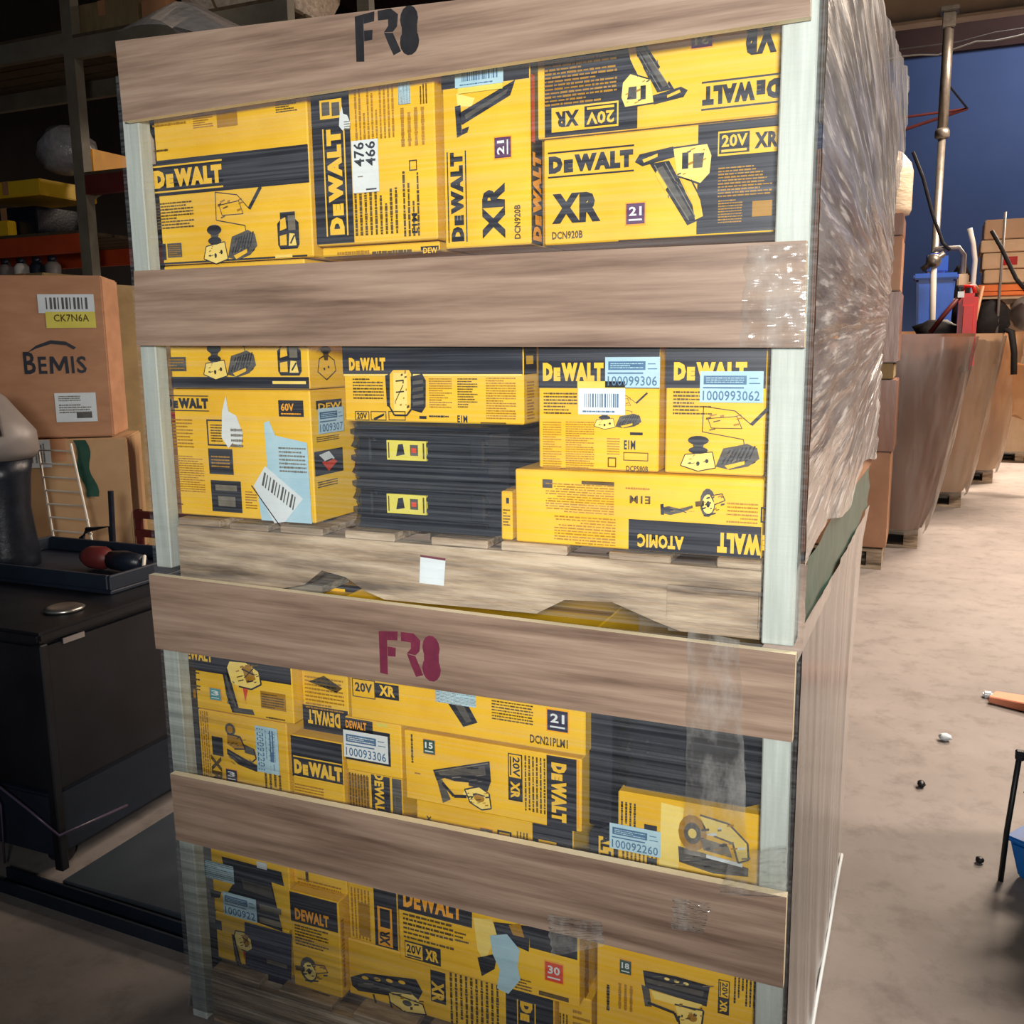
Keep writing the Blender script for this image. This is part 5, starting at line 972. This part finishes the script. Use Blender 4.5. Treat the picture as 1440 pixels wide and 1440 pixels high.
turned_label(cx, cy, d_ + .002, RB, o, [('r', .03, .19, 1.115, 1.235, 'W'), ('l', .045, .13, 1.2, 1.225, 0, 2, 'A'), ('l', .045, .17, 1.15, 1.19, 0, 3, 'A'), ('r', .11, .17, 1.13, 1.155, 'D', 1)])
o2 = plain_carton('large_carton', 'brown carton turned into shadow, cut off at the left edge', -2.66, 1.50, .5, .4, 1.03, 1.69, 'kraft_card', .2, tape=False)
face_print(-2.66, 1.50, .4, .2, [('t', -.02, .22, 1.30, 1.38, 0, 'BEMIS', 'K'), ('s', .0, .2, 1.4, 1.45, 'K', [(0, 0), (.2, .5), (.5, .85), (.8, .75), (1, .35), (.95, .2), (.8, .5), (.5, .6), (.2, .3)])], o2)
o3 = plain_carton('large_carton', 'pale tan film-wrapped carton under the brown carton with the arched emblem', -2.03, 1.63, .54, .36, .52, 1.045, 'pale_kraft_card', RB)
turned_label(-2.03, 1.63, .362, RB, o3, [('r', -.15, -.03, .93, 1.045, 'W'), ('r', -.14, -.1, .95, 1.03, 'A', 1), ('l', -.09, -.05, .95, 1.03, 90, 3, 'A')])
mb = MB(); mb.sheet(lambda a, b: (-2.03 + .06 + .05 * a + .03 * b + .01 * math.sin(b * 9), 1.63 - .184 - .006 * a, 1.04 - .24 * b), 3, 10); mb.rotz(RB, (-2.03, 1.63)); q = mb.build('green_tape', 'green_plastic', o3)
plain_carton('large_carton', 'lower tan carton under the pale film-wrapped one, mostly behind the black cabinet', -2.03, 1.63, .56, .38, .0, .515, 'kraft_card', RB)
plain_carton('carton', 'orange-brown carton between the tan stack and the left crate post', -1.52, 1.85, .3, .3, .74, 1.1, 'copper', .3)
t = thing('milk_crate', 'dark red lattice crate under the orange-brown carton beside the crate post', 'crate', (-1.52, 1.8, .4))
for z in (.42, .52, .62, .7):
    mb = MB(); mb.box(-1.7, -1.34, 1.64, 1.66, z, z + .03); mb.box(-1.36, -1.34, 1.66, 2.0, z, z + .03); mb.build('rail', 'dark_red_plastic', t)
for x in (-1.7, -1.53, -1.36):
    mb = MB(); mb.box(x, x + .025, 1.645, 1.665, .4, .735); mb.build('upright_bar', 'dark_red_plastic', t)
mb = MB(); mb.box(-1.7, -1.34, 1.665, 2.02, .4, .42); mb.box(-1.7, -1.34, 2.0, 2.02, .42, .73); mb.build('crate_bottom', 'dark_red_plastic', t)
plain_carton('carton', 'dark carton on the floor under the red lattice crate', -1.47, 1.83, .36, .40, 0, .398, 'dull_kraft')
t = thing('red_tool_bag', 'red and black small packet on the orange-brown carton', 'packet', (-1.55, 1.8, 1.101)); mb = MB(); mb.box(-1.66, -1.5, 1.72, 1.82, 1.101, 1.14); mb.build('packet_body', 'red_plastic', t, bevel=.008); mb = MB(); mb.box(-1.5, -1.42, 1.73, 1.8, 1.101, 1.135); mb.build('packet_end', 'white_paint', t, bevel=.006)
# white wire panel leaning on the tan carton
t = thing('wire_panel', 'white wire shelf panel leaning on the pale tan carton', 'wire panel', (-1.95, 1.3, .45))
q0, q1 = PY(52, 622, 1.3), PY(112, 800, 1.3)
for k in range(10):
    z = q0.z - .03 - (q0.z - q1.z) * k / 9.5; mb = MB(); mb.cyl((q0.x + .012 * k, 1.3 - .004 * k, z), (q0.x + .18 + .016 * k, 1.3 - .004 * k, z), .0035, n=6); mb.build('wire', 'white_paint', t)
for dx, ex in ((0, .11), (.18, .33)):
    mb = MB(); mb.tube([(q0.x + dx, 1.3, q0.z), (q0.x + ex, 1.26, q1.z - .1), (q0.x + ex + .03, 1.25, 0)], .005, 6); mb.build('frame_wire', 'white_paint', t)
# black hand truck handle
t = thing('hand_truck', 'black hand truck frame behind the cabinet, left of the crate', 'hand truck', (-1.35, 1.2, .0)); h0 = PY(118, 785, 1.15); h1 = PY(152, 690, 1.15)
mb = MB(); mb.tube([(h0.x, 1.15, 0), (h0.x, 1.15, h0.z + .08), (h0.x + .03, 1.15, h0.z + .11), (h1.x, 1.15, h0.z + .13), (h1.x, 1.15, 0)], .011); mb.build('handle', 'black_plastic', t, smooth=True); mb = MB(); mb.tube([(h1.x, 1.15, h0.z), (h1.x + .012, 1.15, h1.z)], .01); mb.build('upright_bar', 'black_plastic', t); mb = MB(); mb.tube([(h0.x, 1.15, h0.z + .02), (h1.x, 1.15, h0.z + .04)], .008); mb.build('cross_bar', 'black_plastic', t)
mb = MB(); mb.box(h0.x - .03, h1.x + .03, 1.0, 1.15, 0, .01); mb.build('toe_plate', 'black_steel', t)

# ---------------- dark pallet rack far left
t = thing('pallet_rack', 'dark pallet rack with an orange beam in the far left bay', 'rack', (-4, 4, 0))
for x, y in ((-3.86, 3.5), (-3.86, 4.4), (-6.3, 3.5), (-6.3, 4.4), (-2.2, 3.5), (-2.2, 4.4)):
    mb = MB(); mb.box(x, x + .09, y, y + .07, 0, 5.2); mb.build('upright', 'rack_upright', t)
for x0, x1, z, m in ((-6.21, -3.86, 2.06, 'rack_orange'), (-6.21, -3.86, 3.3, 'rack_upright'), (-3.77, -2.2, 2.42, 'dark_red_plastic'), (-3.77, -2.2, 3.26, 'rack_upright')):
    for y in (3.5, 4.4):
        mb = MB(); mb.box(x0, x1, y, y + .05, z, z + .12); mb.build('beam', m, t)
for x0, x1, z in ((-6.21, -3.86, 2.18), (-6.21, -3.86, 3.42), (-3.77, -2.2, 2.54), (-3.77, -2.2, 3.38)):
    for k in range(6):
        mb = MB(); y = 3.5 + k * .155; mb.box(x0, x1, y, y + .13, z, z + .02); mb.build('deck_board', 'dark_board', t)
for z in (.6, 1.5, 2.4, 3.3, 4.2):
    mb = MB(); mb.tube([(-3.82, 3.57, z), (-3.82, 4.4, z + .5)], .02); mb.build('brace', 'rack_upright', t)
def at(x, y, Y): return PY(x, y, Y)
G = 'goods on the dark rack'
def shelf_carton(label, xa, xb, ya, yb, zb, m, Y=3.6, d=.5, cat='carton', name='rack_carton'):
    a, b = at(xa, (ya + yb) / 2, Y), at(xb, (ya + yb) / 2, Y); h = at((xa + xb) / 2, ya, Y).z - at((xa + xb) / 2, yb, Y).z
    return plain_carton(name, label, (a.x + b.x) / 2, Y + d / 2, b.x - a.x, d, zb, zb + h, m, group=G, cat=cat)
shelf_carton('yellow case with dark end on the rack above the orange beam', -40, 55, 243, 266, 2.47, 'yellow_card', cat='case', name='rack_case')
shelf_carton('dark case under the yellow one on the rack above the orange beam', -40, 50, 268, 310, 2.2015, 'black_plastic', cat='case', name='rack_case')
shelf_carton('small yellow case at the left edge of the rack shelf', -30, 10, 290, 312, 2.2015, 'yellow_card', Y=3.52, d=.07, cat='case', name='rack_case')
lump('silver_bag', 'crumpled silver bag on top of the yellow case on the rack', 'bag', (-4.28, 3.85, 2.80), .2, 'silver_bag', 41, (1.1, .9, .85))
shelf_carton('dull yellow carton on the right-hand rack shelf beside the pale upright', 104, 132, 235, 272, 2.5615, 'amber_print')
t = thing('spray_bottle', 'pale bottle on the right-hand rack shelf', 'bottle', (-3.42, 3.7, 2.5615), G); mb = MB(); mb.lathe([(0, 0), (.05, 0), (.055, .02), (.055, .2), (.03, .26), (.02, .3)], (-3.42, 3.7, 2.5615)); mb.build('bottle_body', 'white_paint', t, smooth=True); mb = MB(); mb.lathe([(.024, .29), (.024, .33), (0, .335)], (-3.42, 3.7, 2.5615)); mb.build('cap', 'red_plastic', t, smooth=True)
shelf_carton('dark brown carton on the top of the right-hand rack shelf', 95, 195, 5, 55, 3.4015, 'dull_kraft')
shelf_carton('low brown carton beside the big one on the top rack shelf', 200, 236, 15, 55, 3.4015, 'copper', d=.3)
shelf_carton('brown carton low behind the cartons with the arched emblem', 0, 60, 375, 395, 1.8, 'dull_kraft', Y=3.0, d=.4)
for k in range(4):
    a = at(8 + k * 22, 370, 3.4); t = thing('spray_can', ['grey can first from the left under the orange beam', 'pale can second from the left under the orange beam', 'dark can third from the left under the orange beam', 'dull can nearest the rack upright under the orange beam'][k], 'can', (a.x, 3.4, 1.8), 'cans under the orange beam')
    mb = MB(); mb.lathe([(0, 0), (.05, 0), (.05, .17), (.025, .2), (0, .2)], (a.x, 3.4, 1.8), 14); mb.build('can_body', ['grey_plastic', 'white_paint', 'navy_steel', 'grey_plastic'][k], t, smooth=True); mb = MB(); mb.lathe([(.03, .19), (.03, .23), (0, .235)], (a.x, 3.4, 1.8), 14); mb.build('can_cap', 'black_plastic', t, smooth=True)
plain_carton('carton', 'shadowed carton pile carrying the cans behind the brown cartons', -3.9, 3.2, 1.6, .56, 0, 1.795, 'dull_kraft')
# bundle of bubble film seen over the top board, on the right-hand rack shelf under a bay lamp
spot_light('bay_lamp', (-2.3, 2.5, 5.3), (-2.65, 3.9, 3.6), 95, (1.0, .88, .76), 34, .1)
t = thing('bubble_bundle', 'pale bundle of bubble film on the top rack shelf, over the top board', 'bundle', (-2.65, 3.95, 3.4015)); mb = MB(); mb.loft([[(-3.02 + k * .11, 3.95 + .33 * (1 + .06 * math.sin(k * 3)) * math.cos(q * math.pi / 8), 3.4015 + .3 + .298 * (1 - .06 * (k % 2)) * math.sin(q * math.pi / 8)) for q in range(16)] for k in range(8)]); mb.build('bundle_body', 'bubble_film', t, smooth=True)
for k in (2, 5):
    mb = MB(); mb.loft([[(-3.02 + k * .11 + dx, 3.95 + .345 * math.cos(q * math.pi / 8), 3.4015 + .305 + .302 * math.sin(q * math.pi / 8)) for q in range(16)] for dx in (0, .02)], cap=False); mb.build('binding_tape', 'dull_kraft', t)
